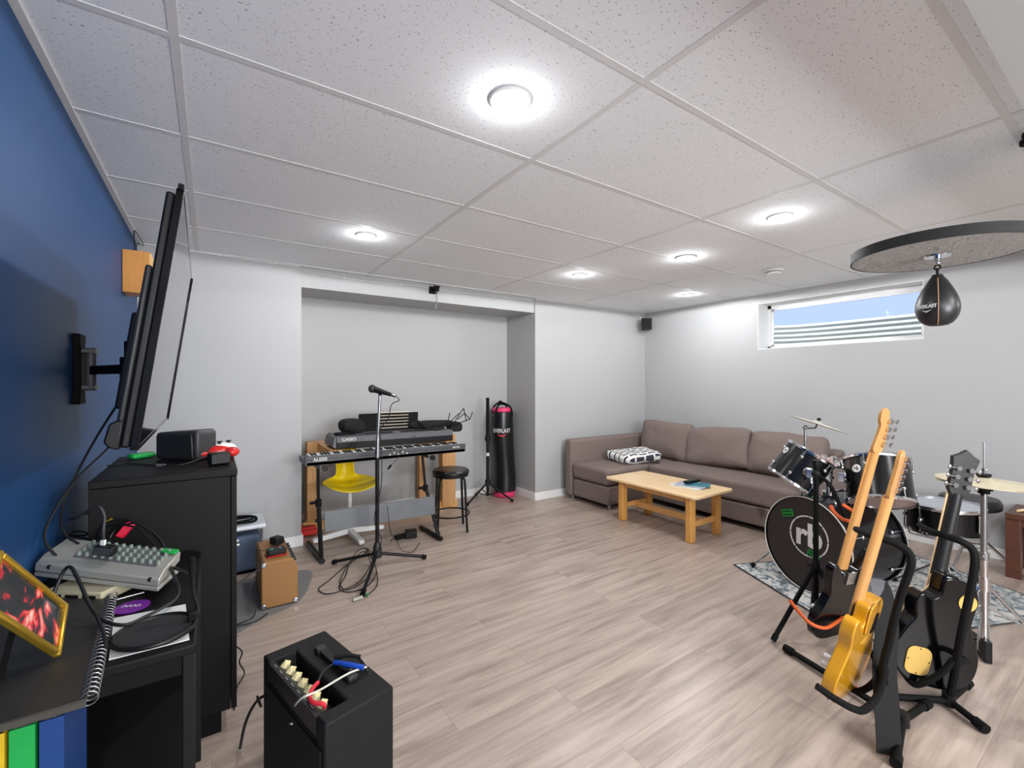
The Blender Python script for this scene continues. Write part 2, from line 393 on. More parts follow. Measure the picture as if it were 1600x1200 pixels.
b = MB().box((XR, YF, 0), (XR + .25, YA, WZ0)).box((XR, YF, WZ1), (XR + .25, YA, H)).box((XR, YF, WZ0), (XR + .25, WY0, WZ1)).box((XR, WY1, WZ0), (XR + .25, YA, WZ1))
struct(b.build('wall_right', m_wall))
# white grid of the suspended ceiling
b = MB()
for i in range(0, 5):
    x = i * 1.2192 - .0860
    b.box((x - .012, YF, H - .002), (x + .012, YA, H + .01))
for j in range(-5, 7):
    y = j * .6096 + .951
    b.box((XL, y - .012, H - .0022), (XR, y + .012, H + .01))
b.box((XL, YF, H - .006), (XL + .022, YB, H + .01)); b.box((XR - .022, YF, H - .006), (XR, YB, H + .01)); b.box((XL, YB - .022, H - .006), (3.0, YB, H + .01)).box((3.0, 4.04, H - .006), (XR, 4.06, H + .01))
struct(b.build('trim_1', mat('grid_white', (222, 222, 221), .6)))
# lowered ceiling box over the near end
struct(MB().box((XL, YF, 2.10), (XR, .245, H)).build('trim_2', m_wall))
# beam over the alcove and the alcove ceiling behind it
struct(MB().box((.6, 4.08, 2.112), (3.0, 4.21, H)).build('trim_3', m_wall))
struct(MB().box((.6, 4.21, 2.128), (3.0, YA, H)).build('trim_4', m_wall))
def base(name, a, b_): struct(MB().box(a, b_).build(name, m_white, bevel=.003))
t = .012; h = .085
base('baseboard_left', (XL, YF, 0), (XL + t, YB, h))
b = MB().box((XL + t, YB - t, 0), (.6 + t, YB, h)).box((.6, YB, 0), (.6 + t, YA, h)).box((.6 + t, YA - t, 0), (3.0 - t, YA, h)).box((3.0 - t, 4.06 - t, 0), (3.0, YA, h)).box((3.0, 4.06 - t, 0), (XR - t, 4.06, h))
struct(b.build('baseboard_back', m_white, bevel=.003))
base('baseboard_right', (XR - t, YF, 0), (XR, 4.06 - t, h))
# window
wf = struct(MB().box((XR + .2, WY0, WZ0), (XR + .25, WY0 + .045, WZ1)).box((XR + .2, WY1 - .045, WZ0), (XR + .25, WY1, WZ1)).box((XR + .2, WY0, WZ0), (XR + .25, WY1, WZ0 + .04)).box((XR + .2, WY0, WZ1 - .045), (XR + .25, WY1, WZ1)).build('window_1', m_white, bevel=.003))
MB().box((XR + .225, WY0 + .04, WZ0 + .035), (XR + .229, WY1 - .04, WZ1 - .04)).build('pane', m_glass, wf)
b = MB()
for (a0, a1, z0, z1) in ((WY0 + .04, WY0 + .065, WZ0 + .035, WZ1 - .04), (WY1 - .065, WY1 - .04, WZ0 + .035, WZ1 - .04), (WY0 + .04, WY1 - .04, WZ0 + .035, WZ0 + .055), (WY0 + .04, WY1 - .04, WZ1 - .065, WZ1 - .04)):
    b.box((XR + .205, a0, z0), (XR + .222, a1, z1))
b.build('sash', m_white, wf, bevel=.002)
b = MB().box((XR + .002, WY0, WZ0 - .0), (XR + .2, WY0 + .006, WZ1)).box((XR + .002, WY1 - .006, WZ0), (XR + .2, WY1, WZ1)).box((XR + .002, WY0 + .006, WZ0), (XR + .2, WY1 - .006, WZ0 + .006)).box((XR + .002, WY0 + .006, WZ1 - .006), (XR + .2, WY1 - .006, WZ1))
b.build('reveal_lining', m_white, wf)
MB().box((XR + .19, WY1 - .075, WZ1 - .075), (XR + .2, WY1 - .045, WZ1 - .05)).build('latch', m_steel, wf, bevel=.002)
# corrugated well outside
b = MB(); cx_, cy_ = XR + .27, (WY0 + WY1) / 2; rows = []
for i in range(0, 90):
    z = 1.35 + i * .0075; k = .008 * sin((z - 1.35) / .055 * 2 * pi); row = []
    for j in range(41):
        a = -pi / 2 + pi * j / 40
        x = cx_ + (.75 + k) * abs(cos(a)) ** .5; y = cy_ + (1.0 + k) * math.copysign(abs(sin(a)) ** .6, sin(a))
        row.append(b._v((x, y, z)))
    rows.append(row)
for A, B in zip(rows, rows[1:]):
    for j in range(40): b.face([A[j], A[j + 1], B[j + 1], B[j]])
ww = b.build('window_well', m_well)
md = ww.modifiers.new('solid', 'SOLIDIFY'); md.thickness = .006
tag(ww, 'pale corrugated metal well curving around the outside of the high window', 'window well')
struct(MB().box((XR + .25, WY0 - .6, 1.25), (XR + 1.3, WY1 + .6, 1.35)).build('trim_5', mat('gravel', (150, 148, 140), .95, noise=.8, nscale=60, bump=1)))

# ------------------------------------------------------------------ ceiling fittings
def downlight(name, x, y, z, label, r=.05, watt=LAMP_W):
    t = thing(name, label, 'ceiling light', (x, y, z), 'recessed ceiling lights')
    MB().lathe([(r, 0), (r + .018, -.001), (r + .022, -.006), (r + .016, -.011), (r, -.008), (r - .004, .0)], (x, y, z), (0, 0, 1), 32).build('trim_ring', m_white, t)
    MB().lathe([(0, -.012), (r * .5, -.011), (r * .9, -.007), (r * .98, -.002), (0, -.0015)], (x, y, z), (0, 0, 1), 28).build('lens', m_bulb, t)
    l = bpy.data.lights.new('lamp_beam', 'SPOT'); l.spot_size = radians(179); l.spot_blend = .01; l.shadow_soft_size = .03; l.energy = watt; l.color = (.97, .985, 1)
    o = bpy.data.objects.new('beam', l); C.objects.link(o); o.parent = t; o.location = (0, 0, -.035)
    l = bpy.data.lights.new('lamp_glow', 'POINT'); l.energy = watt * GLOW; l.shadow_soft_size = .02; l.color = (.97, .985, 1)
    o = bpy.data.objects.new('bulb', l); C.objects.link(o); o.parent = t; o.location = (0, 0, -.06)
    return t
downlight('downlight', .83, 1.266, H, 'large bright recessed light nearest the camera in the ceiling', .05, LAMP_W * 1.1)
downlight('downlight', .82, 2.943, H, 'recessed light over the keyboards, in front of the alcove', .042)
downlight('downlight', 2.667, 2.949, H, 'recessed light in the tile just left of the bright middle one', .042)
downlight('downlight', 2.96, 2.09, H, 'bright flaring recessed light beside the smoke alarm over the sofa side', .055, LAMP_W * 1.25)
downlight('downlight', 2.685, 1.278, H, 'recessed light in the ceiling to the left of the boxing platform', .042)
downlight('downlight', 4.214, 2.947, H, 'small recessed light closest to the sofa corner', .042)
downlight('downlight', .83, -.6, 2.10, 'added recessed fill light in the lowered ceiling box behind the viewer, left', .042)  # this and the rest behind the viewer: unseen, added to brighten the room
downlight('downlight', .83, -1.7, 2.10, 'added recessed fill light far behind the viewer, left', .042)
downlight('downlight', 2.7, -1.7, 2.10, 'added recessed fill light far behind the viewer, middle', .042)
downlight('downlight', 4.3, -1.1, 2.10, 'added recessed fill light behind the viewer near the window wall', .042)
downlight('downlight', 2.7, -.6, 2.10, 'added recessed fill light in the lowered ceiling box behind the viewer, right', .042)
t = thing('smoke_alarm', 'round white alarm on the ceiling between window and bright light', 'smoke alarm', (3.89, 1.9, H - .004))
MB().lathe([(0, 0), (.075, 0), (.078, -.006), (.066, -.016), (0, -.018)], (3.89, 1.9, H - .004), (0, 0, 1)).build('base_plate', m_white, t)
MB().lathe([(.056, -.017), (.056, -.03), (.046, -.038), (0, -.04)], (3.89, 1.9, H - .004), (0, 0, 1)).build('cover', m_white, t)
MB().torus((3.89, 1.9, H - .024), (0, 0, 1), .0555, .0025).build('slot_ring', m_dgrey, t)
# corner speaker
c = V((4.71, 3.92, 2.09)); t = thing('corner_speaker', 'small black speaker high in the corner above the sofa', 'speaker', (4.71, 3.92, 2.01))
d = V((-.7, -.714, 0)); e = V((.714, -.7, 0))
MB().prism([(-.068, -.055), (.068, -.055), (.045, .055), (-.045, .055)], c, e, d * -1, (0, 0, 1), -.075, .08).build('cabinet', m_black, t, bevel=.008)
MB().prism([(-.058, -.058), (.058, -.058), (.058, -.0555), (-.058, -.0555)], c, e, d * -1, (0, 0, 1), -.06, .07).build('grille', m_grille, t, bevel=.001)
MB().cyl(c - d * .05, c - d * .13, .012).build('bracket', m_matte, t)
tag(MB().tube([(3.0, 4.045, 2.262), (3.6, 4.045, 2.258), (4.2, 4.045, 2.25), (4.55, 4.04, 2.255), (4.7, 4.0, 2.2), (4.76, 3.98, 2.13)], .003, 6).build('speaker_wire', m_white), 'thin white wire along the ceiling edge to the corner speaker', 'wire')
b = MB().tube([(-.3, 3.985, 2.258), (0, 3.985, 2.262), (.3, 3.985, 2.255), (.58, 3.985, 2.26)], .003, 6)
b.tube([(.63, 4.07, 2.245), (1.1, 4.07, 2.225), (1.6, 4.07, 2.24), (2.1, 4.07, 2.235), (2.95, 4.07, 2.252)], .003, 6)
tag(b.build('speaker_wire', m_white), 'thin pale wire running along the top of the alcove beam', 'wire')
for i, (x, y, z) in enumerate(((.05, 3.984, 2.261), (.42, 3.984, 2.256), (.95, 4.069, 2.23), (1.45, 4.069, 2.232), (2.02, 4.069, 2.236), (2.6, 4.069, 2.246))):
    wh = ('first clip from the left on the wall left of the alcove', 'clip just left of the alcove beam', 'leftmost clip on the alcove beam', 'clip left of the black hook on the beam', 'clip right of the black hook on the beam', 'clip near the right end of the beam')[i]
    tag(MB().cbox((x, y + (.006 if i < 2 else .004), z), (.014, .014, .014)).build('cable_clip', m_white, bevel=.003), 'tiny white cable ' + wh, 'clip', 'cable clips under the ceiling')
# hook with chain on the beam
t = thing('bag_hook', 'black steel bracket with short hanging chain on the alcove beam', 'hook', (1.776, 4.05, 2.2))
MB().box((1.735, 4.066, 2.185), (1.815, 4.08, 2.255)).cyl((1.775, 4.07, 2.235), (1.775, 3.985, 2.235), .012).box((1.75, 3.98, 2.2), (1.8, 4.0, 2.25)).cyl((1.76, 3.99, 2.19), (1.81, 3.99, 2.25), .006).build('bracket', m_matte, t, bevel=.002)
b = MB()
for k in range(7):
    z = 2.19 - k * .024; ax = (1, 0, 0) if k % 2 else (0, 1, 0); q = V((1.775, 3.99, z))
    u = V((0, 1, 0)) if k % 2 else V((1, 0, 0))
    b.tube([q + u * .009, q + u * .009 + V((0, 0, -.012)), q + V((0, 0, -.022)), q - u * .009 + V((0, 0, -.012)), q - u * .009, q + V((0, 0, .01))], .0028, 6, 4, closed=True)
b.build('chain', m_steel, t)

# ------------------------------------------------------------------ television and its mount
tvC = V((-.107, 1.927, 1.469)); yaw, tl = -.016, .137
a_ = V((sin(yaw), cos(yaw), 0)); n_ = V((cos(yaw), -sin(yaw), 0)); up_ = (V((0, 0, 1)) * cos(tl) + n_ * sin(tl)).normalized(); nn = a_.cross(up_); nn = nn if nn.x > 0 else -nn
M = Matrix(((a_.x, up_.x, nn.x, tvC.x), (a_.y, up_.y, nn.y, tvC.y), (a_.z, up_.z, nn.z, tvC.z), (0, 0, 0, 1)))
tv = thing('television', 'large flat television seen edge-on, swung out from the blue wall', 'television', tuple(tvC))
w2, h2 = .563, .317
MB(M).box((-w2 + .008, -h2 + .012, -.006), (w2 - .008, h2 - .008, -.001)).build('screen', m_screen, tv)
MB(M).box((-w2, -h2, -.016), (-w2 + .008, h2, 0)).box((w2 - .008, -h2, -.016), (w2, h2, 0)).box((-w2, h2 - .008, -.016), (w2, h2, 0)).box((-w2, -h2, -.016), (w2, -h2 + .012, 0)).box((w2 - .003, -h2, 0.0), (w2, h2, .004)).build('bezel', m_gloss, tv, bevel=.001)
MB(M).box((-w2 + .002, -h2 + .004, -.034), (w2 - .002, h2 - .012, -.0165)).build('back_cover', m_black, tv, bevel=.005)
MB(M).box((-w2 + .006, -.29, -.048), (w2 - .006, .12, -.0345)).box((-.3, -.24, -.085), (.3, .03, -.0485)).build('rear_housing', m_dgrey, tv, bevel=.006)
b = MB(M)
for k in range(9): b.box((-w2 + .02, -.25 + k * .006, -.0495), (-.35, -.248 + k * .006, -.0482))
b.build('vents', m_matte, tv)
MB(M).prism([(-.0345, -h2 - .002), (-.054, -h2 + .002), (-.064, -h2 + .014), (-.060, -h2 + .056), (-.0485, -h2 + .066), (-.0345, -h2 + .066)], (-w2 + .01, 0, 0), (0, 0, 1), (0, 1, 0), (1, 0, 0), -.008, .16).build('speaker_box', m_black, tv, bevel=.004)
MB(M).box((-w2 + .0, h2, -.014), (-w2 + .03, h2 + .014, -.002)).build('sensor', m_matte, tv, bevel=.002)
mt = thing('tv_mount', 'black articulated wall bracket between blue wall and television', 'bracket', (-.42, 2.31, 1.36))
b = MB().prism([(-.035, -.07), (-.05, -.13), (.05, -.13), (.035, -.07), (.035, .07), (.05, .13), (-.05, .13), (-.035, .07)], (-.42, 2.31, 1.365), (0, 1, 0), (0, 0, 1), (1, 0, 0), 0, .022)
b.build('wall_plate', m_matte, mt, bevel=.003)
MB().box((-.397, 2.27, 1.29), (-.36, 2.35, 1.305)).box((-.397, 2.27, 1.425), (-.36, 2.35, 1.44)).cyl((-.375, 2.3, 1.285), (-.375, 2.3, 1.445), .016).build('hinge', m_mgrey, mt, bevel=.002)
MB().par(V((-.375, 2.27, 1.345)), V((.135, -.28, 0)), V((.018, .009, 0)), (0, 0, .032)).build('arm', m_black, mt, bevel=.004)
b = MB().cyl((-.236, 1.99, 1.32), (-.236, 1.99, 1.40), .018)
b.box((-.236, 1.93, 1.27), (-.223, 2.05, 1.30)).box((-.236, 1.93, 1.42), (-.223, 2.05, 1.45)).box((-.236, 1.93, 1.27), (-.223, 1.96, 1.45)).box((-.236, 2.02, 1.27), (-.223, 2.05, 1.45)).cyl((-.236, 1.99, 1.36), (-.205, 1.98, 1.36), .02)
b.build('screen_bracket', m_matte, mt, bevel=.002)
for k, P_ in enumerate(([(-.235, 1.9, 1.27), (-.3, 1.95, 1.15), (-.36, 2.0, 1.02), (-.385, 1.96, .92), (-.37, 1.9, .86), (-.33, 1.86, .83)], [(-.22, 1.93, 1.25), (-.27, 2.0, 1.12), (-.36, 1.97, 1.0), (-.40, 1.85, .88), (-.36, 1.8, .81)])):
    tag(MB().tube([V(p) for p in P_], .0035, 6).build('tv_cable', m_cord), ('front one' if k == 0 else 'rear one') + ' of the two black cables drooping from television bracket', 'cable', 'cables under the television')

# oak block in the corner
t = thing('wooden_speaker', 'small oak box fixed high in the corner behind the television', 'speaker', (-.36, 3.42, 1.83))
MB().box((-.418, 3.36, 1.833), (-.3, 3.52, 2.075)).build('body', m_oak, t, bevel=.002)
MB().box((-.2995, 3.365, 1.838), (-.292, 3.515, 2.07)).build('face_panel', mat('pale_veneer', (226, 184, 120), .5), t, bevel=.001)
MB().tube([(-.37, 3.45, 2.073), (-.38, 3.5, 2.15), (-.39, 3.6, 2.25), (-.38, 3.95, 2.25)], .003, 6).build('cord', m_cord, t)

# ------------------------------------------------------------------ black cabinet and what is on it
t = thing('cabinet', 'tall black cabinet standing under the television', 'cabinet', (-.127, 2.305, 0))
cz = .99
MB().box((-.333, 2.004, .09), (.058, 2.6, cz - .026)).build('body', m_cab, t, bevel=.002)
MB().box((-.333, 2.0, cz - .025), (.08, 2.61, cz)).build('top', m_cab, t, bevel=.002)
for k in range(2):
    d = MB().box((.06, 2.003 + k * .302, .09), (.078, 2.301 + k * .302, cz - .028)).build('door', m_cab, t, bevel=.001)
    MB().cyl((.078, 2.27 + k * .06, .62), (.098, 2.27 + k * .06, .62), .009).build('handle', m_steel, d)
MB().box((-.31, 2.03, 0), (.03, 2.58, .0895)).build('plinth', m_matte, t)
# rounded grey speaker
a0, a1 = V((-.2, 2.43, cz)), V((-.05, 2.27, cz)); dr = (a1 - a0).normalized(); pr = V((-dr.y, dr.x, 0))
t = thing('desk_speaker', 'rounded dark grey speaker on the cabinet under the television', 'speaker', tuple((a0 + a1) / 2 + pr * .05))
MB().prism([(0, 0), (.215, 0), (.215, .118), (.2, .126), (0, .112)], a0 + V((0, 0, .002)), dr, (0, 0, 1), pr, .004, .1).build('housing', mat('charcoal_plastic', (44, 44, 46), .5), t, bevel=.012, seg=3)
MB().prism([(.008, .006), (.195, .006), (.19, .108), (.008, .1)], a0 + V((0, 0, .002)), dr, (0, 0, 1), pr, .0, .008).build('front_grille', m_dgrey, t, bevel=.004)
# game controller
cc = ZP(338, 704, cz + .03)
t = thing('game_controller', 'red and white game controller on the cabinet top', 'game controller', (cc.x, cc.y, cz))
b = MB().ell(cc + V((0, 0, 0)), (.075, .05, .028)); b.ell(cc + V((-.055, -.03, -.006)), (.03, .04, .022)).ell(cc + V((.055, -.03, -.006)), (.03, .04, .022)); b.build('shell', mat('red_gloss', (196, 30, 28), .3), t)
MB().ell(cc + V((.015, .01, .008)), (.06, .045, .026)).build('face_plate', m_white, t)
for dx, dy in ((-.035, .01), (.012, -.012), (.045, .012)):
    MB().cyl(cc + V((dx, dy, .02)), cc + V((dx, dy, .036)), .005).cyl(cc + V((dx, dy, .036)), cc + V((dx, dy, .041)), .010).build('thumbstick', m_black, t)
# ribbed black adapter
cc = ZP(345, 728, cz); t = thing('usb_hub', 'small black ribbed box in front of the game controller', 'electronics', (cc.x, cc.y, cz))
MB().cbox(cc + V((-.005, .035, .026)), (.07, .05, .046), .25).build('housing', m_black, t, bevel=.006)
b = MB()
for k in range(9): b.cbox(cc + V((-.005 + .006, .035 - .0255, .012 + k * .0036)), (.062, .003, .0014), .25)
b.build('ribs', m_dgrey, t)
cc2 = V((-.25, 2.5, cz))
tag(MB().cbox(cc2 + V((.0, .02, .012)), (.09, .05, .02), .6).build('green_case', m_green, bevel=.008), 'flat bright green case between television and grey speaker', 'case')
P_ = [ZP(168, 728, cz + .004), ZP(200, 724, cz + .004), ZP(245, 727, cz + .004), ZP(285, 726, cz + .004), ZP(325, 712, cz + .02)]
t = thing('power_cable', 'black cable with inline plug lying on the cabinet top', 'cable', tuple(P_[2]))
MB().tube(P_, .003, 6).build('cord', m_cord, t); MB().cyl(P_[2], ZP(258, 727, cz + .004), .0055).build('plug', m_mgrey, t)

# ------------------------------------------------------------------ work table by the blue wall
TZ = .72
t = thing('side_table', 'small black side table crowded with gear, along the blue wall', 'table', (-.22, 1.6, 0))
MB().box((-.415, 1.255, TZ - .022), (-.03, 1.95, TZ)).build('tabletop', m_cab, t, bevel=.004)
for x, y in ((-.4, 1.27), (-.055, 1.27), (-.4, 1.91), (-.055, 1.91)):
    MB().box((x, y, 0), (x + .024, y + .024, TZ - .0222)).build('leg', m_black, t, bevel=.002)
for y in (1.275, 1.92): MB().box((-.374, y, TZ - .07), (-.057, y + .012, TZ - .0225)).build('apron', m_matte, t)
MB().box((-.4, 1.296, .32), (-.06, 1.905, .336)).build('shelf', m_cab, t)
for k, (cname, m_, wh) in enumerate((('yellow', mat('yellow_card', (214, 178, 30), .5), 'against the wall'), ('green', m_green, 'between yellow and blue ones'), ('blue', mat('blue_card', (20, 60, 120), .5), 'nearest the room'))):
    x0 = -.372 + k * .042
    bk = thing('book', cname + ' book upright under the side table, ' + wh, 'book', (x0 + .018, 1.4, .336), 'books on the table shelf')
    MB().box((x0, 1.30, .337), (x0 + .003, 1.5, .625)).box((x0 + .033, 1.30, .337), (x0 + .036, 1.5, .625)).box((x0, 1.297, .337), (x0 + .036, 1.30, .625)).build('cover', m_, bk)
    MB().box((x0 + .0035, 1.303, .34), (x0 + .0325, 1.495, .62)).build('pages', m_paper, bk)
# sketch pad with spiral
t = thing('sketch_pad', 'big dark spiral-bound pad lying on table and overhanging its near end', 'notebook', (-.3, 1.4, TZ))
o = V((-.412, 1.12, TZ + .002)); U = V((.222, .0, 0)); Y_ = V((-.045, .58, 0))
MB().par(o, U, Y_, (0, 0, .012)).build('pages', mat('dark_paper_edge', (66, 62, 54), .8, noise=.4, nscale=50, stretch=(1, 1, 12)), t)
MB().par(o + V((0, -.002, .0125)), U * 1.01, Y_ * 1.005, (0, 0, .003)).build('cover', m_sketch, t, bevel=.001)
b = MB()
for k in range(34):
    q = o + U * 1.02 + Y_ * ((k + .5) / 34) + V((0, 0, .009)); b.torus(q, Y_, .0125, .0012, 12, 5)
b.build('spiral_binding', m_steel, t)
# beige unit and silver mixer
t = thing('sound_module', 'beige sound module with slots lying under the silver mixer', 'electronics', (-.33, 1.75, TZ))
o = W(52, 902, 1.22); o.x = -.412; o.z = TZ + .012; e1 = V((.2, -.16, 0)).normalized(); e2 = V((.62, .78, 0))
o = V((-.375, 1.72, TZ + .004))
MB().par(o, e1 * .17, e2 * .13, (0, 0, .03)).build('body', m_beige, t, bevel=.004)
b = MB()
for k in range(3): b.par(o + e1 * (.015 + k * .05) - e2 * .001 + V((0, 0, .009)), e1 * .038, e2 * .002, (0, 0, .012))
b.build('slots', m_matte, t)
Lc, Rc = V((-.41, 1.80, .785)), V((-.12, 1.565, .755)); e1 = (Rc - Lc); dn = V((.30, .95, 0)).normalized()
t = thing('mixer', 'silver tabletop mixer tilted on the table under a tangle of cables', 'mixer', tuple((Lc + Rc) / 2))
ln = e1.length; e1n = e1.normalized(); up2 = e1n.cross(dn).normalized(); up2 = up2 if up2.z > 0 else -up2
MB().par(Lc, e1, dn * .13, up2 * -.012).build('base', m_silver, t, bevel=.003)
MB().prism([(0, 0), (.13, .022), (.13, .05), (.03, .036), (0, .02)], Lc + up2 * .002, dn, up2, e1n, .0, ln).build('body', m_silver, t, bevel=.003)
MB().par(Lc + e1n * .09 + up2 * .0385 + dn * .034, e1n * (ln - .12), dn * .09 + up2 * .0125, up2 * .002).build('panel', m_mgrey, t)
b = MB()
for i in range(11):
    for j in range(4):
        q = Lc + e1n * (.1 + i * .0245) + dn * (.046 + j * .022) + up2 * (.043 + j * .0028); b.cyl(q - up2 * .002, q + up2 * .010, .0055, .0045, 10)
b.build('knobs', mat('grey_green_knob', (120, 132, 122), .4), t)
for k in (.12, .93): MB().cyl(Lc + e1n * ln * k + up2 * .018 - dn * .0004, Lc + e1n * ln * k + up2 * .018 + dn * .002, .006).build('screw', m_matte, t)
MB().par(Rc + e1n * -.05 + dn * .1 + up2 * .052, e1n * .045, dn * .03, up2 * .006).build('green_button', m_green, t, bevel=.002)
# card reader with braided cable
q = Lc + e1n * .155 + dn * .02 + up2 * .055
t = thing('audio_interface', 'small black mesh-front box with white plug on the mixer', 'electronics', tuple(q))
MB().par(q, e1n * .06, dn * .035, up2 * .026).build('housing', m_black, t, bevel=.005)
b = MB()
for k in range(7): b.par(q + e1n * .005 - dn * .001 + up2 * (.004 + k * .003), e1n * .05, dn * .002, up2 * .0012)
b.build('grille', m_mgrey, t)
MB().par(q + e1n * .014 + dn * .012 + up2 * .0265, e1n * .014, dn * .01, up2 * .014).build('plug', m_white, t, bevel=.001)
qq = q + e1n * .021 + dn * .017 + up2 * .042
MB().tube([qq, qq + V((0, .0, .03)), qq + V((.0, .01, .065)), qq + V((-.015, .02, .09)), qq + V((-.05, .05, .07)), qq + V((-.09, .09, .03))], .0042, 8).build('braided_cable', m_dgrey, t)
def loops(cx, cy, cz, n, rx, ry, seed, jit=.02, h=.015, rot=0):
    rnd = random.Random(seed); P_ = []
    for k in range(n * 7):
        a = k / 7 * 2 * pi + rnd.uniform(-.15, .15); sx = rx * rnd.uniform(.75, 1.15); sy = ry * rnd.uniform(.75, 1.15)
        x, y = sx * cos(a), sy * sin(a)
        P_.append(V((cx + x * cos(rot) - y * sin(rot) + rnd.uniform(-jit, jit), cy + x * sin(rot) + y * cos(rot) + rnd.uniform(-jit, jit), cz + rnd.uniform(0, h))))
    return P_
P_ = [W(148, 862, 1.47), W(160, 822, 1.47), W(195, 812, 1.46), W(235, 830, 1.44), W(256, 860, 1.42), W(225, 868, 1.4), W(180, 850, 1.42), W(165, 825, 1.48), W(205, 822, 1.45), W(238, 848, 1.42), W(248, 880, 1.36), W(222, 895, 1.33), W(190, 868, 1.36), W(155, 838, 1.45)]
tag(MB().tube(P_, .0032, 6).build('audio_cable', m_cord), 'black cable looping in the air above the right of the mixer', 'cable', 'cables over the mixer')
P_ = [W(165, 855, 1.40), W(200, 862, 1.38), W(240, 880, 1.32), W(280, 890, 1.27), W(300, 900, 1.2)]
tag(MB().tube(P_, .004, 6).build('audio_cable', m_cord), 'thick black cable trailing from mixer to the gooseneck clip', 'cable', 'cables over the mixer')
P_ = [W(110, 836, 1.6), W(140, 845, 1.5), W(122, 868, 1.42), W(90, 858, 1.46), W(70, 880, 1.4), W(55, 920, 1.3), W(75, 905, 1.3), W(105, 882, 1.3)]
tag(MB().tube(P_, .0035, 6).build('audio_cable', m_cord), 'black cable running over the left end of the mixer', 'cable', 'cables over the mixer')
P_ = [W(82, 932, 1.15), W(98, 895, 1.17), W(110, 886, 1.17), W(122, 905, 1.14), W(150, 960, 1.08), W(190, 977, 1.05), W(230, 962, 1.1), W(272, 938, 1.18), W(278, 915, 1.22), W(262, 880, 1.3)]
tag(MB().tube(P_, .0042, 8).build('microphone_cable', m_cord), 'black cable arching over the pad in front of the mixer', 'cable', 'cables over the mixer')
P_ = [W(150, 960, 1.07), W(165, 1000, .99), W(158, 1030, .95), W(140, 1060, .9), W(128, 1085, .89)]
tag(MB().tube(P_, .0035, 6).build('microphone_cable', m_cord), 'short black cable hanging over the spiral edge of the pad', 'cable', 'cables over the mixer')
for k, (pp, wh) in enumerate((([(85, 850, 1.55), (100, 838, 1.55), (135, 842, 1.52), (158, 858, 1.47), (178, 868, 1.43), (215, 872, 1.38), (240, 868, 1.38)], 'snaking right across the back of the knobs'),
        ([(95, 846, 1.55), (120, 830, 1.56), (150, 840, 1.5), (140, 852, 1.5), (112, 850, 1.52), (98, 862, 1.47)], 'curled at the back left of the mixer'),
        ([(168, 850, 1.45), (182, 826, 1.47), (215, 818, 1.46), (246, 838, 1.43), (258, 862, 1.4), (246, 872, 1.38), (220, 862, 1.4)], 'making the lower loop behind the mixer'),
        ([(110, 812, 1.62), (140, 802, 1.62), (152, 812, 1.58), (140, 834, 1.56), (110, 838, 1.58), (88, 850, 1.56)], 'dropping from the wall onto the mixer'))):
    tag(MB().tube([W(*p) for p in pp], .003, 6).build('audio_cable', m_cord), 'black cable ' + wh, 'cable', 'cables over the mixer')
q = W(178, 838, 1.45); tag(MB().par(q, V((.03, .0, .04)), V((.006, .012, 0)), V((.02, .0, -.012))).build('red_packet', mat('crimson_foil', (206, 24, 60), .35), bevel=.003), 'small crimson packet among the cables behind the mixer', 'packet')
q = W(163, 818, 1.47); tag(MB().cyl(q, q + V((.02, 0, .012)), .006).build('jack_plug', m_gold, bevel=.001), 'brass-coloured jack plug sticking up among the mixer cables', 'plug')
# paper, purple disc, pop filter
z = TZ + .002; pts = [ZP(178, 967, z), ZP(290, 945, z), ZP(296, 1000, z), ZP(170, 1032, z)]
b = MB(); lo = [b._v(p) for p in pts]; hi = [b._v(p + V((0, 0, .002))) for p in pts]
b.face(lo); b.face(hi[::-1])
for i in range(4): b.face([lo[i], lo[(i + 1) % 4], hi[(i + 1) % 4], hi[i]])
tag(b.build('paper', m_paper), 'white printed sheet under the round black pop filter', 'paper')
q = ZP(206, 949, z); t = thing('purple_badge', 'round purple sticker with white scribble on the table', 'sticker', tuple(q))
MB().lathe([(0, 0), (.038, 0), (.038, .003), (0, .004)], q, (0, 0, 1)).build('disc', m_purple, t)
b = MB(); b.tube([q + V((.9, -.43, 0)) * (-.022 + k * .0055) + V((.43, .9, 0)) * (.006 if k % 2 else -.005) + V((0, 0, .0042)) for k in range(9)], .0007, 5); b.build('scribble', m_logo, t)
q = ZP(200, 940, z); tag(MB().cyl(q + V((-.03, .02, .004)), q + V((.03, .035, .004)), .003).build('pen', m_steel), 'thin silver pen behind the purple sticker', 'pen')
q = ZP(243, 985, TZ + .016); q = V((q.x - .0, q.y, TZ + .016))
t = thing('pop_filter', 'round black pop filter lying flat on white paper', 'pop filter', tuple(q))
MB().torus(q, (0, 0, 1), .076, .0055, 40, 10).build('ring', m_black, t)
MB().lathe([(0, .001), (.073, .001), (.073, -.001), (0, -.001)], q, (0, 0, 1), 40).build('mesh', mat('black_mesh', (30, 30, 31), .9, noise=.5, nscale=400), t)
g0 = q + V((.072, .012, .004)); g1 = W(301, 884, (sin(TH) * g0.x + cos(TH) * g0.y))
MB().tube([g0 + V((.0, -.01, .0)), g0 + V((.008, .0, .02)), (g0 + g1) / 2, g1], .0045, 8).build('gooseneck', m_black, t)
MB().cyl(g1 - V((0, 0, .02)), g1 + V((0, 0, .014)), .008).cyl(g1 + V((0, 0, .0145)), g1 + V((0, 0, .02)), .006).build('clip', m_matte, t)
MB().box(g0 + V((-.012, -.016, -.014)), g0 + V((.008, .012, .02))).build('clamp', m_matte, t, bevel=.004)
